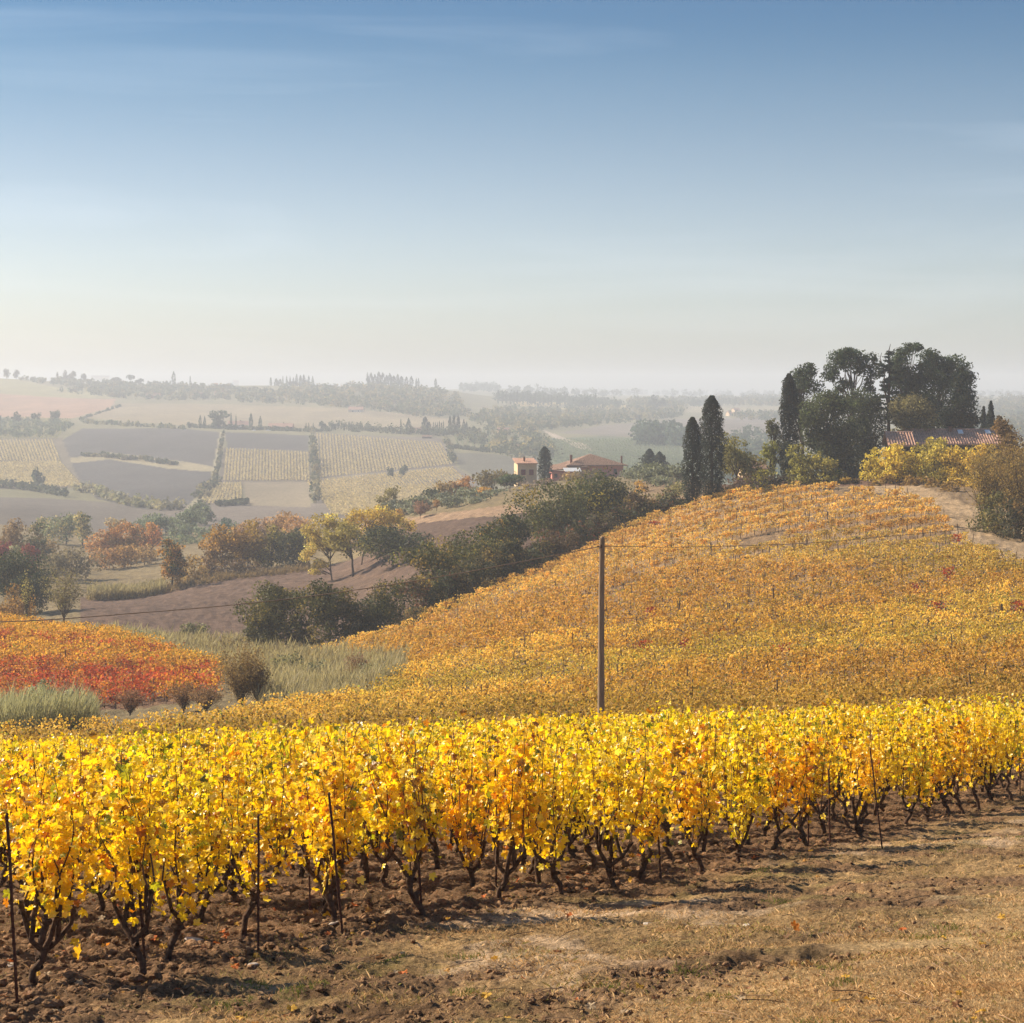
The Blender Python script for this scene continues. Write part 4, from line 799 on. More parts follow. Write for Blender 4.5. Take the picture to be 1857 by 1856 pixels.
tree('bush',1300,253,885,40,'tan scrub at the foot of the crest cypresses',cat='bush',col=(.20,.14,.07)); tree('bush',1325,255,882,50,'dark brown bramble under the feathery tree',cat='bush',col=(.12,.08,.05))
tree('bush',1405,257,862,60,'dark bramble shading the crest bank',cat='bush',col=(.075,.055,.035)); tree('bush',1240,250,905,40,'dark ivy at the foot of the shorter crest cypress',cat='bush',col=(.05,.055,.03))
tree('pine',1402,268,758,30,'thin young pine with airy top beside the straight cypress',col=(.13,.13,.065),z0=.48,dens=.55)
tree('poplar',1398,266,798,38,'slender yellow-green tree under the thin young pine',col=(.30,.29,.075),z0=.25)
tree('oak',1434,264,800,36,'dark grey-green ball-shaped tree before the cypress foot',col=(.060,.065,.042),z0=.18)
YB='yellow shrubs along the crest below the farmhouse'
for a in [(1455,259,806,56,'yellow-green shrub below the straight dark cypress',(.28,.25,.06)),(1492,257,818,52,'yellow shrub below the big dark oak',(.30,.25,.06)),(1518,256,850,44,'green-yellow shrub at the foot of the big dark oak',(.20,.19,.055)),
          (1588,256,808,50,'bright yellow shrub at the left end of the yellow hedge',(.46,.36,.06)),(1624,254,802,64,'bright yellow shrub below the short left roof',(.52,.38,.06)),(1662,256,810,60,'golden shrub with visible stems before the dark barn opening',(.46,.36,.065)),
          (1698,252,795,66,'tallest golden shrub under the farmhouse eaves',(.42,.34,.07)),(1738,250,806,70,'amber shrub in the centre right of the yellow hedge',(.50,.36,.06)),(1775,246,806,72,'orange-yellow shrub near the right end of the roof',(.48,.33,.06)),
          (1815,240,812,76,'tawny shrub right of the yellow hedge',(.40,.27,.065)),(1852,238,820,70,'tawny shrub at the right frame edge',(.36,.24,.065))]:
    tree('bush',*a[:5],cat='bush',col=tuple(np.array(a[5])*1.45),col2=tuple(np.array(a[5])*.8),k2=.30,group=YB,dens=1.15)
tree('bush',1832,225,745,84,'russet tree rising at the right frame edge above the shrubs',cat='tree',col=(.27,.165,.07),col2=(.18,.12,.06),k2=.3,name='small_tree')
tree('wisp',1790,208,812,110,'wispy brown bush over the bend of the track',cat='bush',col=(.34,.235,.07),col2=(.20,.15,.06),k2=.3,dens=1.6,leaf=.14)
tree('wisp',1848,200,800,110,'wispy tawny bush at the right frame edge above the track',cat='bush',col=(.33,.22,.07),col2=(.20,.15,.06),k2=.3,dens=1.6,leaf=.14)
tree('bush',1800,200,892,80,'dark green ivy mound at the bend of the track',cat='bush',col=(.13,.125,.05),col2=(.26,.20,.07),k2=.3); tree('bush',1850,196,900,70,'dark ivy mound at the right frame edge',cat='bush',col=(.085,.08,.04),col2=BRN,k2=.3)
for i,a in enumerate([(1548,254,868,22),(1608,252,858,28),(1655,249,862,34),(1690,246,865,30),(1722,240,870,34),(1590,250,874,20)]):
    tree('bush',*a,'small russet shrublet on the bank above the track',cat='bush',col=(.32,.20,.06),group='shrublets on the bank above the track')
tree('wisp',1536,254,866,20,'little yellow sapling at the centre of the crest bank',cat='bush',col=(.55,.36,.06),dens=.3)
# willows and bushes between the vineyards
tree('wisp',236,127,1254,56,'reddish willow bush with clear stems below the red vineyard',cat='bush',col=(.30,.15,.09),dens=.7,leaf=.07); tree('wisp',333,123,1242,58,'dark-footed reddish willow bush beside the tan one',cat='bush',col=(.27,.15,.08),dens=.8,leaf=.07)
tree('wisp',374,121,1248,66,'tan low willow bush left of the tall one',cat='bush',col=(.33,.20,.11),dens=.8,leaf=.07); tree('wisp',437,124,1176,96,'tallest tan willow bush between the two vineyards',cat='bush',col=(.34,.23,.10),col2=(.24,.15,.07),k2=.3,dens=2.0,leaf=.085)
tree('wisp',470,124,1215,50,'brown willow bush leaning on the tallest one',cat='bush',col=(.28,.19,.10),dens=.9,leaf=.08); tree('wisp',112,133,1235,80,'purplish thin bush in front of the red vines',cat='bush',col=(.30,.16,.11),dens=.6,leaf=.07)
tree('bush',352,232,1124,44,'grey-green round bush in the reeds below the ploughed field',cat='bush',col=(.26,.24,.13),z0=0); tree('wisp',648,140,1190,50,'pinkish brown brush in the reeds near the vineyard tip',cat='bush',col=(.30,.18,.11),dens=.6,leaf=.09)

for a in [(520,160,1182,60,'greenish rounded shrub in the reed belt below the leftmost oak',(.30,.28,.14)),(575,150,1195,70,'grey-green low shrub in the middle of the reed belt',(.28,.27,.16)),(670,135,1205,66,'rounded pale shrub near the right end of the reed belt',(.34,.32,.18)),(430,205,1155,60,'tan shrub left of the leftmost hedge oak',(.30,.23,.12)),(250,212,1142,60,'grey-green shrub at the left of the reed belt',(.26,.27,.17)),(705,130,1212,50,'pale round shrub closing the reed belt on the right',(.36,.32,.18)),(60,112,1232,70,'silvery bush inside the left reed clump',(.36,.36,.23)),(130,114,1240,50,'low silvery bush at the right of the left reed clump',(.33,.33,.20))]:
    tree('bush',*a[:5],cat='bush',col=a[5],col2=tuple(np.array(a[5])*.7),k2=.3,dens=.8)

# ------------------------------------------------------------------ reeds
def reeds(label, poly, y0, y1, n, h, col, seed, px0=-110, px1=1900):
    rg = np.random.default_rng(seed); px = rg.uniform(px0,px1,n); Y = np.exp(rg.uniform(math.log(y0),math.log(y1),n))
    ya = np.interp(px, [p[0] for p in poly],[p[1] for p in poly]); yb = np.interp(px,[p[0] for p in poly],[p[2] for p in poly]); ok = (Y > ya) & (Y < yb); px, Y = px[ok], Y[ok]; n = len(px)
    x = xpx(px,Y); z = gz(px,Y); k = 13; I = np.repeat(np.arange(n),k); m = n*k
    hh = h*.85*(.5+.75*fbm(x,Y,.25,2,seed))[I]*(.55+.65*rg.random(m)**1.5); t = rg.random(m)*.75
    b = np.stack([x[I]+rg.normal(0,.15,m), Y[I]+rg.normal(0,.15,m), z[I]+hh*t*.8],1)
    d = np.stack([rg.normal(.12,.34,m), rg.normal(0,.3,m), np.ones(m)],1)*(hh*(.25+.2*rg.random(m)))[:,None]; a = rg.random(m)*6.28; w = (.013+.018*rg.random(m))*(Y[I]/110); wv = np.stack([np.cos(a),np.sin(a),np.zeros(m)],1)*w[:,None]
    V = np.stack([b-wv,b+wv,b+d*.6+wv*1.1,b+d],1).reshape(-1,3)
    tt = np.clip(t+.1,0,1)[:,None]; c = np.array([.26,.18,.09])*(1-tt)+np.array(col)*tt; c = c*(.7+.6*rg.random(m))[:,None]
    obj('reeds', mesh_np('reeds',V,np.arange(4*m).reshape(-1,4),np.repeat(c,4,axis=0),M_FOL), kind='stuff', label=label)
GR=(.42,.41,.25)
reeds('tall grey-green reeds left, in front of the red vineyard',[(-110,103,119),(60,103,119),(150,106,117),(172,108,114)],100,122,3400,3.7,GR,1,-110,172)
reeds('reed belt between the ploughed field and the vineyards',[(160,206,232),(200,205,232),(300,196,234),(400,180,232),(440,160,225),(570,124,188),(640,118,173),(700,126,159),(744,149,151)],112,236,9500,2.3,(.44,.38,.22),2,160,744)
reeds('reeds near the vineyard tip',[(480,120,150),(600,117,150),(720,131,140)],112,152,2600,2.6,(.44,.38,.23),3,470,735)
reeds('reed hedge above the ploughed field',[(158,338,352),(200,340,356),(300,344,362)],330,365,2200,3.4,(.36,.31,.18),4,160,300)
reeds('brown grass strip left of the hedge',[(300,344,358),(560,362,376)],340,380,1800,2.0,(.22,.15,.08),5,300,560)
# ------------------------------------------------------------------ the far side of the valley
IPX = np.arange(-300, 2200, 12.0); IPY = np.arange(640, 960, 2.0)
_ys = np.exp(np.linspace(math.log(660), math.log(5600), 900)); INV = np.zeros((len(IPX), len(IPY)))
for i, p in enumerate(IPX):
    r = np.minimum.accumulate(HY-gz(p, _ys)/_ys*F); INV[i] = np.interp(-IPY, -r, _ys)
def inv(px, py):
    u = np.clip((np.asarray(px,float)-IPX[0])/12.0, 0, len(IPX)-1.001); v = np.clip((np.asarray(py,float)-IPY[0])/2.0, 0, len(IPY)-1.001)
    i = u.astype(int); j = v.astype(int); a = u-i; b = v-j
    return (INV[i,j]*(1-b)+INV[i,j+1]*b)*(1-a)+(INV[i+1,j]*(1-b)+INV[i+1,j+1]*b)*a
def rows(label, TL, TR, BR, BL, n, col, seed, miss=.05, hh=1.5, per=1.1):
    rg = np.random.default_rng(seed); PXs = []; PYs = []
    for k in range(n):
        t = (k+.5)/n; a = np.array(TL)*(1-t)+np.array(TR)*t; b = np.array(BL)*(1-t)+np.array(BR)*t
        q = np.linspace(0,1,60); pts = a+(b-a)*q[:,None]; Yq = inv(pts[:,0],pts[:,1]); m = max(int(abs(Yq[0]-Yq[-1])/per), 10)
        yy = np.linspace(Yq[-1],Yq[0],m); tt = np.interp(yy, Yq[::-1], q[::-1]) if Yq[0] > Yq[-1] else q[:m]
        pp = a+(b-a)*tt[:,None]; ok = rg.random(len(pp)) > miss; PXs.append(np.stack([pp[ok,0], yy[ok]],1))
    A_ = np.vstack(PXs); px, Y = A_[:,0], A_[:,1]; x = xpx(px,Y)+rg.normal(0,.12,len(px)); z = gz(px,Y); I = np.repeat(np.arange(len(x)),3); m = len(I)
    pp = np.stack([x[I]+rg.normal(0,.22,m), Y[I]+rg.normal(0,.4,m), z[I]+rg.uniform(.3,hh,m)],1)
    c = np.tile(col,(m,1))*(.7+.6*rg.random(m))[:,None]; V,Fc,C = cards(rg,pp,np.full(m,.44),c,None,1,.8)
    obj('vineyard_rows', mesh_np('vineyard_rows',V,Fc,C,M_FOL), kind='stuff', label=label)
VC = (.52,.42,.26)
rows('distant vine rows left, upper',(-60,802),(96,800),(110,836),(-48,836),27,VC,1)
rows('distant vine rows left, lower',(-50,841),(108,838),(150,884),(-10,884),30,VC,2)
rows('distant vine rows between two brown fields',(409,816),(560,823),(563,872),(404,873),27,VC,3)
rows('short distant vine rows',(385,880),(438,878),(441,914),(360,914),11,VC,4)
rows('large distant vineyard',(572,788),(800,806),(822,843),(576,868),40,VC,5)
rows('lower part of the large distant vineyard',(556,876),(822,850),(872,905),(606,938),46,(.55,.43,.24),6)
rows('distant olive rows in lines',(818,786),(905,782),(900,812),(826,812),8,(.22,.24,.16),7,0,3,2.5)
rows('distant young grove on the right slope',(960,800),(1230,800),(1240,850),(1040,870),46,(.17,.20,.12),8,.1,2.4,3)
rows('distant autumn rows behind the umbrella pine',(40,758),(130,762),(105,798),(-40,798),20,(.30,.27,.15),9,.2,1.8,3)

def mass(V_lists, rg, px, Y, h, w, col, k=26, sz=1.3, base=0.0):
    x = xpx(px,Y); z = gz(px,Y); n = len(px); I = np.repeat(np.arange(n),k); m = n*k
    d = rg.normal(size=(m,3)); d /= np.linalg.norm(d,axis=1)[:,None]; d *= (rg.random(m)**.4)[:,None]
    pp = np.stack([x[I]+d[:,0]*w[I]*.5, Y[I]+d[:,1]*w[I]*.5, z[I]+h[I]*(.52+.48*d[:,2])+base],1)
    c = np.asarray(col)[I]*(.7+.6*rg.random(m))[:,None]; V_lists.append(cards(rg,pp,np.full(m,sz),c,d,.8,.8))
def merge_obj(name, L_, label, kind='stuff', **kw):
    off = 0; FF = []
    for V,Fc,C in L_: FF.append(Fc+off); off += len(V)
    return obj(name, mesh_np(name,np.vstack([a[0] for a in L_]),np.vstack(FF),np.vstack([a[2] for a in L_]),M_FOL), kind=kind, label=label, **kw)
def wood(label, poly, n, hmin, hmax, cols, seed, sz=1.3, k=22):
    rg = np.random.default_rng(seed); xs = [p[0] for p in poly]; ys = [p[1] for p in poly]; px = rg.uniform(min(xs),max(xs),n*4); py = rg.uniform(min(ys),max(ys),n*4)
    ok = inpoly(px,py,poly); px, py = px[ok][:n], py[ok][:n]; Y = inv(px,py); h = rg.uniform(hmin,hmax,len(px)); w = h*rg.uniform(.8,1.3,len(px))
    c = np.array(cols)[rg.integers(0,len(cols),len(px))]; Ls = []; mass(Ls,rg,px,Y,h,w,c,k,sz); merge_obj('far_wood',Ls,label)
WG = [(.075,.10,.055),(.10,.115,.06),(.06,.085,.05),(.20,.17,.09),(.13,.13,.07)]
wood('wooded skyline on the far left ridge',[(-200,678),(30,682),(120,690),(240,700),(420,705),(440,714),(230,712),(100,700),(0,686),(-200,684)],420,5,9,WG,1,1.5)
wood('scattered woods under the left ridge',[(105,712),(220,702),(380,712),(470,712),(460,726),(300,728),(200,722)],260,5,10,WG,2,1.5)
wood('wooded slope below the cypress knoll',[(480,712),(560,704),(680,703),(760,706),(830,722),(850,758),(760,758),(640,742),(560,738),(430,730)],700,6,11,WG+[(.28,.22,.12)],3,1.5)
wood('dark far wood with pointed tops in the centre',[(895,720),(1000,724),(1100,733),(1140,742),(1080,741),(980,735),(900,730)],220,9,15,[(.05,.075,.05),(.07,.09,.055)],4,1.5)
wood('mixed far woods in the central valley',[(850,762),(900,745),(1000,745),(1100,745),(1240,740),(1240,758),(1120,770),(1020,778),(960,785),(870,772)],620,5,10,WG+[(.26,.22,.12)],5,1.4)
wood('hazy woods behind the cypress pair',[(1140,732),(1250,728),(1440,722),(1440,738),(1280,738),(1150,744)],380,8,14,WG,6,1.8)
wood('wooded hillside at the right frame edge',[(1760,728),(1900,722),(1900,800),(1770,800)],600,7,12,WG,7,1.4)
wood('woods behind the crest trees',[(1310,800),(1330,790),(1390,796),(1420,810),(1420,880),(1300,880)],120,8,12,[(.06,.09,.055)],8,1.2)
wood('small trees below the yellow far farm',[(1320,754),(1340,752),(1440,755),(1430,766),(1340,764)],90,5,9,WG,9,1.2)
wood('dark round grove on the right far slope',[(1152,800),(1170,797),(1230,800),(1236,815),(1160,812)],60,14,18,[(.06,.095,.065)],10,1.4,40)
wood('grey olive grove on the left far slope',[(-200,768),(60,766),(130,768),(135,784),(70,796),(-200,792)],330,4,6,[(.13,.16,.11),(.15,.17,.12)],11,1.0)
wood('shrubs round the far orchard',[(820,800),(905,778),(960,790),(1000,806),(1010,830),(960,838),(900,826)],160,4,8,WG+[(.36,.28,.12)],12,1.0)
wood('farthest blue ridge trees left of centre',[(835,703),(870,700),(905,708),(900,712),(840,712)],70,10,20,[(.06,.09,.06)],13,2.5)
wood('thin trees on the farthest ridge',[(910,712),(1500,716),(1900,714),(1900,720),(1500,721),(950,720)],260,8,20,[(.07,.09,.06)],14,3.0)
def hedge(label, pts, h, w, cols, seed, step=3.0, k=20, sz=.9, name='hedge'):
    rg = np.random.default_rng(seed); P_ = np.array(pts,float); L_ = np.r_[0,np.cumsum(np.hypot(*np.diff(P_,axis=0).T))]; n = int(L_[-1]*.30/step*4)+8; t = np.sort(rg.uniform(0,L_[-1],n))
    px = np.interp(t,L_,P_[:,0])+rg.normal(0,.6,n); py = np.interp(t,L_,P_[:,1])+rg.normal(0,.5,n); Y = inv(px,py); hh = h*rg.uniform(.6,1.3,n)
    c = np.array(cols)[rg.integers(0,len(cols),n)]; Ls = []; mass(Ls,rg,px,Y,hh,np.full(n,w)*rg.uniform(.7,1.3,n),c,k,sz); merge_obj(name,Ls,label,None,cat='hedge')
HD = [(.07,.085,.05),(.09,.10,.06)]; HM = HD+[(.24,.20,.12)]
hedge('long dark hedge along the top of the large distant vineyard',[(598,778),(640,782),(700,787),(760,790),(800,792),(870,790)],7,5,HD,1)
hedge('hedge under the distant farm with the umbrella pine',[(340,776),(400,780),(480,782),(560,785),(600,784)],4,4,HD,2)
hedge('bushy line between the left brown field and the short rows',[(405,790),(400,815),(396,850),(384,885),(360,908)],3,3,HM,3)
hedge('tree line separating the middle and large distant vineyards',[(566,790),(568,820),(572,850),(573,880),(572,915)],7,5,HM,4)
hedge('scrub line crossing the left brown field',[(150,827),(185,828),(225,832),(262,834),(290,840),(320,843)],2.5,4,HM,5)
hedge('orchard line above the left brown field',[(148,768),(190,771),(230,774),(280,777),(335,781)],4.5,4,[(.12,.15,.10),(.24,.22,.13)],6,4)
hedge('hedge under the lower left distant vine rows',[(-40,878),(10,884),(50,888),(90,895),(120,902)],4,4,HD,7)
hedge('pale bushes along the bottom of the left brown field',[(130,892),(165,893),(190,905),(230,917),(290,926),(330,925)],5,5,[(.25,.24,.15),(.30,.26,.16)],8)
hedge('dark hedge right of the lower brown patch',[(640,785),(650,786)],3,3,HD,9)
hedge('scrub along the right edge of the large distant vineyard',[(806,800),(815,815),(818,830),(822,842)],5,5,HM,10)
hedge('hedge line below the far orchard',[(820,815),(870,820),(930,824),(1000,830)],3,4,HD,11)
hedge('thin diagonal hedge across the ochre far field',[(145,762),(170,754),(200,744),(222,736)],2.5,3,HD,12)
hedge('hedge at the bottom of the middle distant vineyard',[(395,918),(440,916),(446,914)],2.5,3,HD,13)
hedge('bush row left below the middle brown field',[(355,905),(370,893),(390,882),(395,876)],5,6,HM,14)

# single far trees: a few meshes, many copies
def far_mesh(kind, seed):
    rg = np.random.default_rng(seed); n = 150
    if kind == 'cypress':
        t = rg.random(n); pr = np.interp(t,[0,.1,.5,.8,1],[.5,.9,1,.6,.05]); a = rg.random(n)*6.28; rr = pr*.5*(.5+.5*rg.random(n)); Pn = np.stack([rr*np.cos(a),rr*np.sin(a),t],1); d = None; s = .11
    elif kind == 'pine':
        d = rg.normal(size=(n,3)); d /= np.linalg.norm(d,axis=1)[:,None]; Pn = d*[.5,.5,.24]*(rg.random(n)**.3)[:,None]+[0,0,.76]; s = .08
    else:
        bl = blobs_round(random.Random(seed),1,1,.08,12,.22); Pn = []; V_ = crown_np(rg,bl,n*2,.085,(1,1,1),.15)
        Pn = None
    if Pn is not None:
        c = np.ones((n,3))*(.7+.6*rg.random(n))[:,None]; V_ = cards(rg,Pn,np.full(n,s),c,None,1,.8)
    mb = MB(); mb.tube([(0,0,-.1),(0,0,.45),(0,0,.8)],[.035,.025,.01],5)
    return mesh_np('crown',*V_,M_FOL), mb.mesh('trunk',M_BARK)
FMS = {k:[far_mesh(k,i) for i in range(3)] for k in ('cypress','pine','round')}; fr = random.Random(2)
def far_tree(kind, px, top, w, label, Y=None, base=None, col=(.045,.065,.045), group=None):
    if Y is None: Y = float(inv(px, base)) if base else 2700.
    zg = float(gz(px,Y)); H = max((HY-top)/F*Y-zg, 2.0); W = max(w/F*Y, 1.2); cr, tk = fr.choice(FMS[kind])
    e = obj({'cypress':'cypress_tree','pine':'pine_tree','round':'far_tree'}[kind],None,None,(float(xpx(px,Y)),Y,zg),label,'tree',group); e.scale = (W,W,H); e.rotation_euler = (0,0,fr.uniform(0,6))
    obj('trunk',tk,e); obj('crown',cr,e,color=tuple(np.array(col)*fr.uniform(.85,1.15))); return e
for k,(px,top,w) in enumerate([(673,677,9),(680,680,9),(687,675,10),(694,677,10),(701,681,9),(707,678,10),(714,682,10),(721,680,9),(728,683,10),(737,684,8),(746,683,8),(755,686,4),(759,686,4)]):
    far_tree('cypress',px,top,w,'blue-grey cypress in the dense row on the central skyline knoll',Y=2750,group='cypress row on the central skyline knoll')
far_tree('round',667,677,7,'thin hazy tree just left of the dense skyline cypress row',Y=2750); far_tree('cypress',790,687,6,'lone skyline cypress right of the dense cypress row',Y=2760)
for k,(px,top,w) in enumerate([(501,687,9),(508,688,9),(513,683,3),(520,682,4),(526,683,3),(532,685,4),(538,679,6),(545,682,8),(551,681,8),(560,682,5),(567,683,5),(530,690,24),(555,690,20)]):
    far_tree('cypress' if w < 15 else 'round',px,top,w,'dark tree in the skyline clump left of the cypress row',Y=2760,group='skyline clump of trees left of the cypress row')
far_tree('cypress',491,685,5,'small pointed tree left of the skyline clump',Y=2760)
far_tree('cypress',315,675,9,'broad dark cypress standing over the left far ridge',Y=2760); far_tree('cypress',345,683,4,'small cypress right of the broad one on the left ridge',Y=2760)
for px,top,w,lab in [(12,667,14,'first bare-looking round tree on the left skyline'),(30,670,13,'second round tree on the left skyline'),(104,674,5,'small skyline tree before the bare trees'),(118,673,14,'bare skyline tree left of the ridge farm'),(131,672,14,'taller bare skyline tree left of the ridge farm'),(153,677,12,'pale skyline tree touching the ridge farm')]:
    far_tree('round',px,top,w,lab,Y=2740,col=(.16,.14,.10))
far_tree('pine',237,680,17,'umbrella pine on the left skyline right of the ridge farm',Y=2700); far_tree('round',213,684,22,'round bush tree between ridge farm and umbrella pine',Y=2700); far_tree('round',253,686,18,'dark round tree right of the skyline umbrella pine',Y=2700)
for k in range(16): far_tree('cypress',268+k*4.6+fr.uniform(-1,1),689+fr.uniform(-2,3)+k*.3,4,'tiny cypress in the fringe along the left ridge',Y=2740,group='fringe of tiny cypresses on the left ridge')
for px,top,w,lab in [(363,754,6,'left cypress of the pair left of the far umbrella pine'),(371,756,6,'right cypress of the pair left of the far umbrella pine'),(419,749,4,'slim cypress behind the pink far farmhouse, left'),(428,753,3,'slim cypress behind the pink far farmhouse, right'),(455,751,8,'thick cypress right of the pink far farmhouse'),(472,756,7,'cypress between the pink far farmhouse and the red barn')]:
    far_tree('cypress',px,top,w,lab,base=779)
far_tree('pine',396,744,40,'big umbrella pine beside the pink far farmhouse',base=780,col=(.06,.085,.05)); far_tree('round',396,752,30,'dense lower crown under the big far umbrella pine',base=780,col=(.06,.085,.05)); far_tree('round',344,765,7,'small round tree left of the far cypress pair',base=779); far_tree('round',327,771,9,'small bush tree by the white car of the far farm road',base=780)
for px,top,w,lab,k in [(585,763,15,'round tree at the left end of the long dark hedge','round'),(555,768,3,'leftmost slim cypress right of the red barn','cypress'),(560,767,3,'middle slim cypress right of the red barn','cypress'),(568,767,3,'right slim cypress right of the red barn','cypress'),(605,766,12,'dark bushy tree on the long hedge','round'),(624,769,4,'little cypress on the long hedge','cypress'),
    (633,765,4,'pointed cypress rising from the long hedge','cypress'),(663,770,6,'low cypress in the middle of the long hedge','cypress'),(727,761,4,'slim cypress at the right part of the long hedge','cypress'),(741,760,11,'cone-shaped tree beside the slim cypress','cypress'),(771,757,15,'broad pointed tree left of the far villa','cypress'),(778,765,9,'smaller tree joined to the broad pointed one','cypress'),
    (816,756,9,'tall cypress of the far villa group, left','cypress'),(823,753,8,'tallest cypress of the far villa group','cypress'),(831,755,9,'cypress with forked top in the far villa group','cypress'),(841,762,8,'lower cypress in the far villa group','cypress'),(846,766,7,'last cypress of the far villa group','cypress')]:
    far_tree(k,px,top,w,lab,base=789 if px > 700 else 783)
for k in range(6): far_tree('cypress',786+k*3.6,764+fr.uniform(-1,3),3,'thin cypress in the short row before the villa group',base=788,group='short row of thin cypresses by the far villa')
for k in range(9): far_tree('cypress',943+k*3.1,776+fr.uniform(-2,3),3,'thin cypress in the small dark row right of the red-roofed far house',base=792,group='small dark cypress row right of the red-roofed house')
for px,top,w,lab in [(14,749,0,''),(31,748,22,'left round tree above the grey grove'),(65,746,19,'middle pointed round tree above the grey grove'),(100,741,20,'right and tallest tree above the grey grove'),(-2,750,10,'tree cut by the left frame edge above the grey grove')]:
    if w: far_tree('round',px,top,w,lab,base=769,col=(.05,.07,.05))
far_tree('round',70,850,26,'grey-green tree among the lower left distant vine rows',base=885,col=(.09,.11,.07)); far_tree('round',708,845,14,'small round tree inside the large distant vineyard',base=868,col=(.10,.12,.08)); far_tree('round',732,842,16,'round tree on the path of the large distant vineyard',base=866,col=(.10,.12,.08))
far_tree('round',362,905,42,'big hazy tree at the lower end of the bush row',base=944,col=(.13,.15,.10)); far_tree('round',378,888,14,'tan tree above the big hazy tree',base=905,col=(.30,.25,.15)); far_tree('round',575,840,16,'pale tan tree in the line between vineyards',base=872,col=(.36,.28,.16)); far_tree('round',568,818,20,'dark tree in the line between vineyards',base=846,col=(.09,.11,.07))
far_tree('round',1185,718,22,'dark round tree cluster on the right centre skyline',base=744); far_tree('round',1200,722,16,'smaller dark tree by the skyline cluster',base=744); far_tree('cypress',1080,714,5,'pointed tree at the end of the central far wood',base=741); far_tree('cypress',1018,790,0,'') if False else None
for k in range(26): far_tree('cypress',902+k*7.6+fr.uniform(-2,2),707+k*.75+fr.uniform(-2,4),4.5,'pointed tree in the dark fringe of the central far wood',base=731+k*.35,group='pointed trees of the central far wood')
far_tree('round',1060,720,30,'broad dark tree in the central far wood',base=742,col=(.05,.075,.05)); far_tree('round',930,795,14,'yellowish tree in front of the red-roofed far house',base=812,col=(.38,.29,.13))

# ------------------------------------------------------------------ buildings
M_TILE = plain_mat('roof_tile', (.47,.28,.20), .9, 2.5, .35, .3, .1)
M_TILED = plain_mat('old_roof_tile', (.27,.17,.12), .9, 2.0, .4, .3, .1)
def wallm(name, c): return plain_mat(name, c, .9, 1.5, .12, .1, .15)
W_YEL, W_PNK, W_WHT, W_OCH, W_RED, W_DRK = wallm('yellow_plaster',(.72,.52,.32)), wallm('pink_plaster',(.66,.27,.22)), wallm('white_plaster',(.75,.68,.58)), wallm('ochre_plaster',(.60,.44,.28)), wallm('brick_red',(.34,.14,.10)), wallm('dark_wall',(.055,.04,.035))
M_SHUT = plain_mat('red_shutter',(.20,.035,.035),.6,8,.2,0,.3); M_GLASS = plain_mat('window_glass',(.03,.035,.04),.2,2,.1,0,.5); M_AWN = plain_mat('pale_sheet',(.75,.75,.72),.5,3,.08,0,.4); M_CHIM = plain_mat('chimney_brick',(.22,.11,.08),.9,6,.3,.2,.1)
def tiled_slope(mb, A_, B_, C_, D_, r=.10, step=.36):
    """rows of half-round tiles from the eave A-B up to the ridge D-C"""
    A_, B_, C_, D_ = [np.array(q,float) for q in (A_,B_,C_,D_)]; L_ = np.linalg.norm(B_-A_); n = int(L_/step)
    up = np.cross(B_-A_, D_-A_); up /= np.linalg.norm(up)
    if up[2] < 0: up = -up
    ax = (B_-A_)/L_; rg = random.Random(int(L_*100))
    for k in range(n):
        t = (k+.5)/n; a = A_+(B_-A_)*t; b = D_+(C_-D_)*t; m = max(2, int(np.linalg.norm(b-a)/.45)); rows_ = []
        for j in range(m+1):
            q = a+(b-a)*j/m
            for s_ in ((0,) if j == 0 else (0,)):
                rows_.append([q+ax*r*math.cos(th)+up*(r*math.sin(th)+.02) for th in np.linspace(0,math.pi,5)])
        V = np.array(rows_).reshape(-1,3); Fc = [(j*5+i,j*5+i+1,(j+1)*5+i+1,(j+1)*5+i) for j in range(m) for i in range(4)]; mb.add(V,Fc)
        e = [rows_[0][i] for i in range(5)]; mb.add(np.array(e[:4]),[(0,1,2,3)])
def slab(mb, A_, B_, C_, D_, th):
    P4 = [np.array(q,float) for q in (A_,B_,C_,D_)]; lo = [q-[0,0,th] for q in P4]; V = np.array(P4+lo); mb.add(V,[(0,1,2,3),(7,6,5,4),(0,4,5,1),(1,5,6,2),(2,6,7,3),(3,7,4,0)])
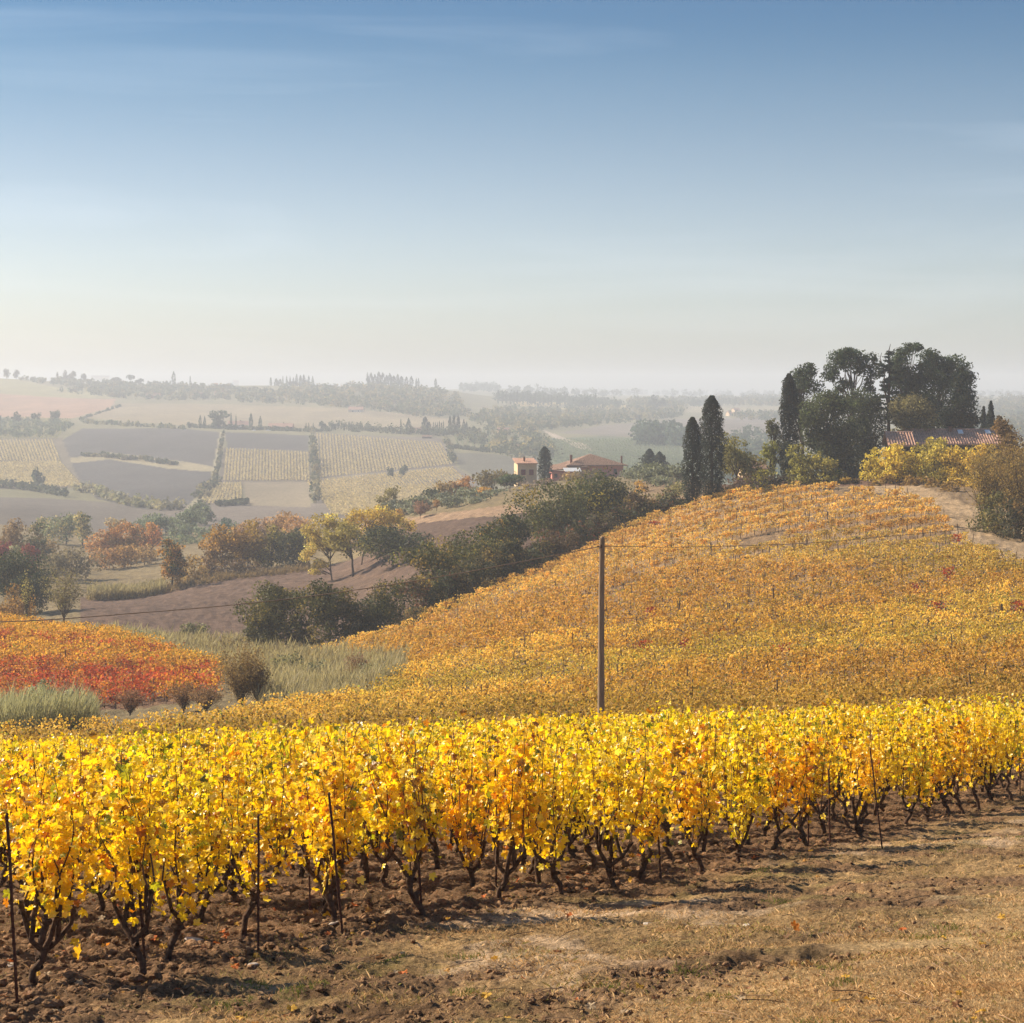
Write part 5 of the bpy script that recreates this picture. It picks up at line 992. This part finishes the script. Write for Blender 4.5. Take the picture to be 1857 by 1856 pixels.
def house(label, px, Y, wpx, eave, ridge, depth, rot=0, wall=W_OCH, roof=M_TILE, windows=(), chim=(), name='farmhouse', kind='gable', zb=None, cat='house', shutter=False, tiles=False, over=.4):
    s = Y/F; W = wpx*s; zg = float(gz(px,Y))-.6 if zb is None else zb; H = (HY-eave)*s-zg; R_ = (HY-ridge)*s-zg
    e = obj(name,None,None,(float(xpx(px,Y)),Y,zg),label,cat); e.rotation_euler = (0,0,R(rot)); w2 = W/2
    mb = MB(); V = [(-w2,0,0),(w2,0,0),(w2,depth,0),(-w2,depth,0),(-w2,0,H),(w2,0,H),(w2,depth,H),(-w2,depth,H)]; mb.add(np.array(V,float),[(0,1,5,4),(1,2,6,5),(2,3,7,6),(3,0,4,7)])
    if kind == 'gable':
        for x in (-w2,w2): mb.add(np.array([(x,0,H),(x,depth,H),(x,depth/2,R_-.1),(x,depth/2,R_-.1)],float),[(0,1,2,3)])
    obj('wall',mb.mesh('wall',wall),e); mb = MB(); o = over
    k = (R_-H)/(depth/2); zo = H-k*o
    if kind == 'gable':
        slab(mb,(-w2-o,-o,zo+.12),(w2+o,-o,zo+.12),(w2+o,depth/2,R_+.12),(-w2-o,depth/2,R_+.12),.16); slab(mb,(w2+o,depth+o,zo+.12),(-w2-o,depth+o,zo+.12),(-w2-o,depth/2,R_+.12),(w2+o,depth/2,R_+.12),.16)
        if tiles: tiled_slope(mb,(-w2-o,-o,zo+.13),(w2+o,-o,zo+.13),(w2+o,depth/2,R_+.13),(-w2-o,depth/2,R_+.13)); tiled_slope(mb,(-w2-o,depth+o,zo+.13),(w2+o,depth+o,zo+.13),(w2+o,depth/2,R_+.13),(-w2-o,depth/2,R_+.13)); mb.tube([(-w2-o,depth/2,R_+.16),(w2+o,depth/2,R_+.16)],.13,8)
    elif kind == 'mono':
        k = (R_-H)/depth; slab(mb,(-w2-o,-o,H-k*o+.1),(w2+o,-o,H-k*o+.1),(w2+o,depth+o,R_+k*o+.1),(-w2-o,depth+o,R_+k*o+.1),.16)
        if tiles: tiled_slope(mb,(-w2-o,-o,H-k*o+.11),(w2+o,-o,H-k*o+.11),(w2+o,depth+o,R_+k*o+.11),(-w2-o,depth+o,R_+k*o+.11))
    elif kind == 'hip':
        i = W*.30; A_,B_,C_,D_ = (-w2-o,-o,H),(w2+o,-o,H),(w2+o,depth+o,H),(-w2-o,depth+o,H); a_,b_ = (-w2+W*.42,depth/2,R_),(w2-W*.55,depth/2,R_)
        V = np.array([A_,B_,C_,D_,a_,b_],float); lo = V.copy(); lo[:,2] -= .18; mb.add(np.vstack([V,lo[:4]]),[(0,1,5,4),(2,3,4,5),(1,2,5,5),(3,0,4,4),(0,6,7,1),(1,7,8,2),(2,8,9,3),(3,9,6,0),(9,8,7,6)])
        if tiles:
            for t in np.arange(.3, W+o*2, .45):
                x0 = -w2-o+t; x1 = max(min(x0, b_[0]), a_[0]); f = 1.0
                if x0 < a_[0]: f = (x0+w2+o)/(a_[0]+w2+o)
                elif x0 > b_[0]: f = (w2+o-x0)/(w2+o-b_[0])
                mb.tube([(x0,-o,H+.05),(x0,-o+(depth/2+o)*f,H+.05+(R_-H)*f)],.10,5)
    obj('roof',mb.mesh('roof',roof),e)
    for (fx,fz,ww,wh,*sd) in windows:
        x = -w2+W*fx; z = H*fz; f = MB()
        if sd: y = depth*fx; f.box(-w2-.05,y-ww/2,z-wh/2,-w2-.003,y+ww/2,z+wh/2)
        else: f.box(x-ww/2,-.06,z-wh/2,x+ww/2,-.003,z+wh/2)
        if shutter and not sd:
            for q in range(8): f.box(x-ww/2+.06,-.08,z-wh/2+.05+q*wh/8,x-.03,-.062,z-wh/2+.05+q*wh/8+wh/14); f.box(x+.03,-.08,z-wh/2+.05+q*wh/8,x+ww/2-.06,-.062,z-wh/2+.05+q*wh/8+wh/14)
        wo = obj('window',f.mesh('window',M_SHUT if shutter else M_GLASS),e)
        if shutter or Y < 600:
            g = MB(); 
            if not sd: g.box(x-ww/2-.12,-.10,z-wh/2-.12,x+ww/2+.12,-.003,z-wh/2-.003)
            else: g.box(-w2-.09,y-ww/2-.1,z-wh/2-.12,-w2-.003,y+ww/2+.1,z-wh/2-.003)
            obj('sill',g.mesh('sill',wall),wo)
    for (cx_,cy_,ct,cw) in chim:
        x = -w2+W*cx_; y = depth*cy_; zt = (HY-ct)*s-zg; f = MB(); f.box(x-cw/2,y-cw/2,H-.2,x+cw/2,y+cw/2,zt); f.box(x-cw*.7,y-cw*.7,zt+.002,x+cw*.7,y+cw*.7,zt+.1); f.box(x-cw*.4,y-cw*.4,zt+.102,x+cw*.4,y+cw*.4,zt+.3); f.box(x-cw*.65,y-cw*.65,zt+.302,x+cw*.65,y+cw*.65,zt+.36)
        obj('chimney',f.mesh('chimney',M_CHIM),e)
    return e
house('yellow tower house with two dark red shuttered windows',956,462,35,841,834,5.5,9,W_YEL,M_TILE,[(.30,.74,1.05,1.35),(.72,.74,1.05,1.35)],[(.42,.4,832,.45)],name='tower_house',kind='mono',shutter=True,tiles=True,over=.35,zb=float(gz(956,462))-3)
ph = house('pink farmhouse with a broad hipped tile roof behind the tallest hedge oak',1082,470,98,844,825,11,6,W_PNK,M_TILED,[(.12,.72,.8,1.1),(.55,.72,.8,1.1),(.85,.72,.8,1.1)],[(.04,.15,828,.55),(.98,.1,830,.4)],kind='hip',tiles=True,over=1.0,zb=float(gz(1082,470))-2)
s_ = 470/F; mb = MB(); slab(mb,(-12.0,-1.6,(HY-853)*s_-ph.location.z),(-2.4,-1.6,(HY-846)*s_-ph.location.z),(-2.4,5,(HY-836)*s_-ph.location.z),(-12.0,5,(HY-846)*s_-ph.location.z),.18)
for t in range(21): mb.tube([(-11.8+t*.45,-1.6,(HY-853+7*t/21)*s_-ph.location.z+.04),(-11.8+t*.45,5,(HY-846+10*t/21)*s_-ph.location.z+.04)],.1,5)
r2 = obj('side_roof',mb.mesh('side_roof',M_TILED),ph)
mb = MB(); mb.box(-11.2,-1.0,0,-6.7,4.6,(HY-855)*s_-ph.location.z); obj('side_wall',mb.mesh('side_wall',W_PNK),ph)
mb = MB(); mb.box(-10.6,-1.07,(HY-866)*s_-ph.location.z,-9.9,-1.003,(HY-859)*s_-ph.location.z); obj('window',mb.mesh('window',M_GLASS),ph)
mb = MB(); mb.box(-12.6,-1.3,0,-11.202,2.0,(HY-868)*s_-ph.location.z); obj('porch_wall',mb.mesh('porch_wall',W_PNK),ph)
mb = MB(); slab(mb,(-8.3,-3.4,(HY-854)*s_-ph.location.z),(-4.2,-3.4,(HY-854)*s_-ph.location.z),(-4.4,-1.75,(HY-848)*s_-ph.location.z),(-8.6,-1.75,(HY-848)*s_-ph.location.z),.06); obj('awning',mb.mesh('awning',M_AWN),ph)
# long farmhouse on the crest
e = house('long low farmhouse with corrugated terracotta tile roof on the crest',1745,270,178,803,782,7.5,-2,W_DRK,M_TILE,[(.20,.55,1.1,1.2),(.5,.55,1.1,1.2),(.8,.55,1.1,1.2)],[(.42,.42,779,.5)],tiles=True,over=.7,zb=float(gz(1745,270))-1)
for fx in (.52,.80):
    x = -6.9+13.8*fx; k = 21*270/F/(3.75); mb = MB(); H_ = (HY-803)*270/F-e.location.z
    slab(mb,(x-.35,2.2,H_+k*2.2+.36),(x+.35,2.2,H_+k*2.2+.36),(x+.35,3.2,H_+k*3.2+.36),(x-.35,3.2,H_+k*3.2+.36),.12); obj('skylight',mb.mesh('skylight',M_AWN),e)
mb = MB(); mb.box(7.2,-.9,0,8.8,1.0,2.0); obj('white_lean_to',mb.mesh('white_lean_to',W_WHT),e)
house('short lower wing with tile roof left of the long farmhouse',1636,262,38,806,787,5.5,-2,W_DRK,M_TILE,[(.5,.5,.9,1.0)],[],tiles=True,over=.5,name='farm_wing',zb=float(gz(1634,266))-1)
mb = MB(); mb.box(-.15,-.15,-.5,.15,.15,(HY-856)*256/F-float(gz(1532,256))); o = obj('marker_post',None,None,(float(xpx(1528,256)),256,float(gz(1528,256))),'pale short pillar under the big dark oak','post'); obj('pillar',mb.mesh('pillar',W_WHT),o); mb = MB(); zt_ = (HY-856)*256/F-float(gz(1532,256)); mb.box(-.2,-.2,zt_+.002,.2,.2,zt_+.08); obj('cap',mb.mesh('cap',W_WHT),o)
house('grey stone shed half hidden behind crest shrubs',1372,285,40,850,841,5,10,W_OCH,M_TILED,[(.5,.5,.7,.7)],name='stone_shed')
# far houses
FH = [('pink far farmhouse beside the big umbrella pine',432,1545,36,771,764,9,8,W_WHT,M_TILE),('long red-brown far barn',508,1545,44,774,768,8,-4,W_RED,M_TILE),('long far farm on the left skyline',181,2700,32,684,681,12,0,W_OCH,M_TILED),('far farm building with grey roof on the left slope',277,2300,25,718,713,10,0,W_RED,M_TILED),
 ('square far house under the skyline clump',428,2750,10,693,690,9,0,W_OCH,M_TILE),('tiny pink house on the left ridge',391,2740,6,697,695,6,0,W_PNK,M_TILE),('tiny white house left of the square far house',415,2730,5,698,696,6,0,W_WHT,M_TILE),('low hazy pink house below the cypress knoll',645,2050,26,743,738,9,0,W_WHT,M_TILE),
 ('red-roofed far house by the villa cypresses',914,1500,20,783,776,9,10,W_OCH,M_TILE),('tiny cream cabin in the far orchard',942,1180,5,810,807,4,20,W_WHT,M_TILE),('small white house on the right far slope',1226,1500,9,790,785,8,25,W_WHT,M_TILE),('yellow far farmhouse behind the crest cypresses, upper',1338,2050,12,745,740,10,25,W_YEL,M_TILE),
 ('yellow far farmhouse behind the crest cypresses, lower',1326,2000,8,750,746,8,25,W_YEL,M_TILE),('far villa with dark ground floor near the cypress group',760,1480,24,781,776,8,0,W_OCH,M_TILED),('low far shed at the vineyard corner',774,1400,17,792,790,6,0,W_DRK,M_TILED),('far stone tower house among skyline woods',400,2350,24,713,709,10,0,W_OCH,M_TILED),('small far building at the centre of the left slope',357,2300,18,716,712,9,0,W_RED,M_TILED)]
for lab,px,Y,w,ev,rd_,dp,rt,wm,rm in FH:
    Y = float(inv(px, ev+5)); house(lab,px,Y,w,ev,rd_,dp,rt,wm,rm,[(.3,.5,.9,1.3),(.7,.5,.9,1.3)] if w > 7 else [(.5,.5,.9,1.2)],[(.6,.5,rd_-1,.7)] if w > 15 else [])
# cars on the far farm road
M_CARW = plain_mat('car_paint_white',(.8,.8,.8),.3,1,0,0,.5); M_TYRE = plain_mat('tyre',(.02,.02,.02),.8,4,.1)
for px, lab in [(336,'white car on the far farm road, leftmost'),(461,'white car parked below the pink far farmhouse'),(486,'pale car parked below the red-brown far barn'),(494,'second pale car below the red-brown far barn')]:
    Y = float(inv(px,783)); o = obj('parked_car',None,None,(float(xpx(px,Y)),Y,float(gz(px,Y))+.02),lab,'car'); mb = MB(); mb.box(-2.1,-.85,.35,2.1,.85,.85); mb.add(np.array([(-1.4,-.8,.852),(1.3,-.8,.852),(1.3,.8,.852),(-1.4,.8,.852),(-.9,-.65,1.42),(.7,-.65,1.42),(.7,.65,1.42),(-.9,.65,1.42)],float),[(0,1,5,4),(1,2,6,5),(2,3,7,6),(3,0,4,7),(4,5,6,7)])
    obj('body',mb.mesh('body',M_CARW),o)
    for a in (-1.3,1.3):
        for b in (-.8,.8): mb = MB(); mb.tube([(a,b-.1,.33),(a,b+.1,.33)],.33,10); obj('wheel',mb.mesh('wheel',M_TYRE),o)
# ------------------------------------------------------------------ near ground cover
def gdisp(X, YY):
    """same relief as the ground mesh near the camera"""
    inv_ = sstep(-0.5, 0.7, edge_x(YY)-X); big = fbm(X, YY, 0.9, 3, 3); mid = fbm(X, YY, 5.0, 4, 5); fine = fbm(X, YY, 16.0, 3, 9); smo = 1-.75*sstep(-.5,.9,(X-1.0)*1.5-(YY-11.8)); rid = np.abs(mid-.5)*2
    return inv_, gxy(X,YY)+inv_*((big-.5)*.16+(mid-.5)*.20+(fine-.5)*.07+np.clip(.35-rid,0,1)*.06)+(1-inv_)*smo*((big-.5)*.10+(fbm(X*.6, YY, 2.6, 3, 21)-.5)*.15+(fine-.5)*.055+sstep(.5,.62,fbm(X*.5,YY,1.3,4,67))*(mid-.5)*.12)
rg = np.random.default_rng(321)
def near_pts(n, y0=9.5, y1=36, p=1.6, pxr=(-60,1920)):
    t = rg.random(n); Y = (y0**(-p)+(y1**(-p)-y0**(-p))*t)**(-1/p); px = rg.uniform(*pxr,n); return xpx(px,Y), Y
def grass(label, n, keep, hfun, col, name='dry_grass', w=.0021):
    X, Y = near_pts(n); iv, Z = gdisp(X,Y); k = keep(X,Y,iv); X,Y,Z = X[k],Y[k],Z[k]; n = len(X)
    h = hfun(X,Y)*(.5+rg.random(n)); a = rg.random(n)*6.28; lean = rg.normal(0,.7,(n,2))*h[:,None]; ww = w*(Y/12)**.8; wv = np.stack([np.cos(a)*ww,np.sin(a)*ww,np.zeros(n)],1)
    b = np.stack([X,Y,Z-.006],1); tp = b+np.stack([lean[:,0],lean[:,1],h],1); md = b+np.stack([lean[:,0]*.35,lean[:,1]*.35,h*.62],1)
    V = np.stack([b-wv,b+wv,md+wv*.7,tp],1).reshape(-1,3); V2 = np.stack([b-wv,md+wv*.7,tp,md-wv*.7],1)
    c = col(X,Y,n); obj(name,mesh_np(name,V,np.arange(4*n).reshape(-1,4),np.repeat(c,4,axis=0),M_GRASS),kind='stuff',label=label)
def straw_col(X,Y,n):
    g = fbm(X*.7,Y,1.3,3,91)[:,None]; r = rg.random(n)[:,None]; c = np.array([.72,.47,.22])*(.35+.9*r); 
    k = (rg.random(n) < .04+.22*sstep(.52,.66,g[:,0]))[:,None]; return np.where(k, np.array([.34,.29,.08])*(.6+.8*r), c)
patch = lambda X,Y,f,s,lo,hi: sstep(lo,hi,fbm(X*.65,Y,f,3,s))
smooth_zone = lambda X,Y: sstep(-.5,.9,(X-1.0)*1.5-(Y-11.8))
grass('thin dry grass of the headland',230000,lambda X,Y,iv: rg.random(len(X)) < (1-iv)*(.10+.85*patch(X,Y,1.6,93,.42,.58))*(1-.8*sstep(.46,.58,fbm(X*.5,Y,1.3,4,67)))+.03, lambda X,Y: .014+.016*patch(X,Y,2.2,95,.4,.6), straw_col)
grass('dense dry turf in the near right corner',170000,lambda X,Y,iv: rg.random(len(X)) < smooth_zone(X,Y)*(1-iv), lambda X,Y: .022+0*X, straw_col)
grass('sparse weeds among the clods',40000,lambda X,Y,iv: rg.random(len(X)) < iv*.9*patch(X,Y,1.2,97,.48,.62), lambda X,Y: .03+0*X, lambda X,Y,n: np.array([.34,.28,.10])*(.5+rg.random(n))[:,None], name='weeds')
# tufts of green
def tuftpos(n): 
    X,Y = near_pts(n,9.8,24); iv,_ = gdisp(X,Y); return X[iv<.5],Y[iv<.5]
tx,ty = tuftpos(45); I = np.repeat(np.arange(len(tx)),60); X = tx[I]+rg.normal(0,.07,len(I)); Y = ty[I]+rg.normal(0,.07,len(I)); _,Z = gdisp(X,Y); n = len(X)
h = .032*(.5+rg.random(n)); ln = rg.normal(0,.6,(n,2))*h[:,None]; b = np.stack([X,Y,Z-.005],1); wv = np.tile([.004,0,0],(n,1)); tp = b+np.stack([ln[:,0],ln[:,1],h],1)
V = np.stack([b-wv,b+wv,(b+tp)/2+wv,tp],1).reshape(-1,3); obj('green_grass',mesh_np('green_grass',V,np.arange(4*n).reshape(-1,4),np.repeat(np.array([.24,.25,.06])*(.6+.8*rg.random(n))[:,None],4,axis=0),M_GRASS),kind='stuff',label='small green grass tufts on the headland')
# clods of earth: broken lumps
import bmesh
def lump(seed, sub=2, rough=.35):
    bm = bmesh.new(); bmesh.ops.create_icosphere(bm, subdivisions=sub, radius=1); V = np.array([v.co[:] for v in bm.verts]); Fc = np.array([[v.index for v in f.verts] for f in bm.faces]); bm.free()
    n1 = fbm(V[:,0]*2+seed*7.1+9, V[:,1]*2+V[:,2]*1.7+seed*3.3+9, 1.0, 3, seed); n2 = fbm(V[:,2]*3+seed+9, V[:,0]*3-V[:,1]*2+19, 1.6, 3, seed+5)
    return V*(1-rough+rough*1.6*n1+rough*.7*(n2-.5))[:,None]*[1,.85,.7], Fc
LU = [lump(i,2,.55) for i in range(8)]
M_CLOD = plain_mat('clod', (1,1,1), .97, 45, .45, .9, .05, attr=True)
X,Y = near_pts(15000,9.5,34,1.3); iv,Z = gdisp(X,Y); rut = np.exp(-(((X-1.75)*.93+(Y-12.9)*.37)/1.15)**2-((-(X-1.75)*.37+(Y-12.9)*.93-.08)/.28)**2); k = rg.random(len(X)) < iv*.95+.9*rut+.75*(1-iv)*(1-.9*smooth_zone(X,Y))*sstep(.46,.58,fbm(X*.5,Y,1.3,4,67)); X,Y,Z,iv = X[k],Y[k],Z[k],iv[k]; Vs=[];Fs=[];Cs=[];off=0
for i in range(len(X)):
    lv,lf = LU[i%8]; s = .012+.050*rg.random()**4 if iv[i] > .5 else .008+.022*rg.random()**3; a = rg.random()*6.28; ca,sa = math.cos(a),math.sin(a)
    q = lv*s*[1.3,1,1]; q = np.stack([q[:,0]*ca-q[:,1]*sa,q[:,0]*sa+q[:,1]*ca,q[:,2]],1)+[X[i],Y[i],Z[i]+s*.2]; Vs.append(q); Fs.append(lf+off); off += len(q); Cs.append(np.tile(SOIL*(.75+.6*rg.random()),(len(q),1)))
obj('soil_clods',mesh_np('soil_clods',np.vstack(Vs),np.vstack(Fs),np.vstack(Cs),M_CLOD,False),kind='stuff',label='broken clods of ploughed earth between the vines')
# fallen leaves and twigs
X,Y = near_pts(1500,9.5,30,1.3); iv,Z = gdisp(X,Y); k = rg.random(len(X)) < iv*.9+.12*(1-iv); X,Y,Z = X[k],Y[k],Z[k]; n = len(X)
nn = np.stack([rg.normal(0,.35,n),rg.normal(0,.35,n),np.ones(n)],1); nn /= np.linalg.norm(nn,axis=1)[:,None]; q = rg.normal(size=(n,3)); uu = np.cross(nn,q); uu /= np.linalg.norm(uu,axis=1)[:,None]; tt = np.cross(nn,uu)
s = (.05*(.6+.7*rg.random(n)))[:,None,None]; kk = len(LV); cu = (rg.random(n)*1.2)[:,None,None]
V = np.stack([X,Y,Z+.022],1)[:,None]+s*(LV[None,:,0,None]*uu[:,None]+(LV[None,:,1,None]-.4)*tt[:,None]+cu*(LV[None,:,0,None]**2)*.6*nn[:,None]+(rg.random((n,kk))[...,None]-.5)*.3*nn[:,None])
c = np.array([[.50,.27,.08],[.30,.15,.07],[.62,.36,.06],[.22,.12,.06],[.55,.16,.04],[.45,.33,.20]])[rg.integers(0,6,n)]
obj('fallen_leaves',mesh_np('fallen_leaves',V.reshape(-1,3),(LF[None]+(np.arange(n)*kk)[:,None,None]).reshape(-1,3),np.repeat(c,kk,axis=0),M_GRASS),kind='stuff',label='curled fallen vine leaves on the soil')
mb = MB(); X,Y = near_pts(500,9.6,22,1.2); iv,Z = gdisp(X,Y)
for i in range(len(X)):
    if rg.random() > .35+.5*iv[i]: continue
    a = rg.random()*6.28; L_ = .05+.16*rg.random()**2; d = np.array([math.cos(a),math.sin(a),.12*rg.normal()])*L_; p = np.array([X[i],Y[i],Z[i]+.02]); mb.tube([p-d,p+[0,0,.012],p+d+[.02*rg.normal(),0,0]],[.0035,.003,.002],4,c=np.array([.26,.17,.10])*(.5+rg.random()))
M_STICK = plain_mat('stick',(1,1,1),.9,20,.3,.2,.1,attr=True)
obj('twigs',mb.mesh('twigs',M_STICK),kind='stuff',label='broken twigs and straw lying about')
# stones and lone leaves one can point to
M_STONE = plain_mat('pale_stone',(.48,.40,.32),.85,14,.18,.4,.2)
def near_at(px,py):
    s = float(slope_near(px)); Y = 1.74/((py-HY)/F-s); return float(xpx(px,Y)), Y
for i,(px,py,r,sc,lab) in enumerate([(374,1756,.034,(1.2,1,.8),'white rounded pebble right of the nearest trunk'),(95,1727,.045,(1.5,1,.6),'pale rounded stone left of the nearest vine'),(355,1716,.060,(1.9,.8,.45),'flat pinkish-white stone with a pointed end'),(458,1754,.036,(1.3,1,.5),'flat pale pebble near the thin upright stake'),
    (20,1756,.04,(1.4,1,.5),'pinkish stone at the left frame edge'),(73,1763,.032,(1.4,1,.5),'small brownish stone beside the left stake'),(1355,1674,.045,(1.7,.9,.35),'pale flat stone on the open headland'),(1175,1678,.034,(1.3,1,.5),'small white stone between headland tufts'),(605,1686,.034,(1.9,.8,.4),'thin flat stone at the foot of the left-leaning stake'),(497,1552,.04,(1.4,1,.6),'pinkish stone among the vine trunks'),(1210,1675,.03,(1.6,.8,.5),'second small white stone on the headland')]):
    x,y = near_at(px,py); _,z = gdisp(np.array([x]),np.array([y])); v,f = lump(40+i,3,.28); me = mesh_np('stone',v*r*np.array(sc),f,None,M_STONE,True); o = obj('stone',me,None,(x,y,float(z[0])+r*.22),lab,'stone'); o.rotation_euler = (0,0,i*1.3)
for i,(px,py,lab) in enumerate([(594,1664,'bright yellow fallen leaf standing on edge by the long-armed vine'),(140,1748,'yellow fallen leaf between the left stake and the nearest trunk'),(192,1716,'orange fallen leaf left of the nearest trunk'),(1440,1690,'reddish fallen leaf on the headland')]):
    x,y = near_at(px,py); _,z = gdisp(np.array([x]),np.array([y])); rr = np.random.default_rng(i); lv,lf,lc = leaves_np(rr,np.zeros((1,3)),np.array([.085]),np.array([[.85,.50,.03] if i < 2 else [.62,.22,.05]]),0,-.8); obj('fallen_leaf',mesh_np('fallen_leaf',lv,lf,lc,M_VINE),None,(x,y,float(z[0])+.05),lab,'leaf')
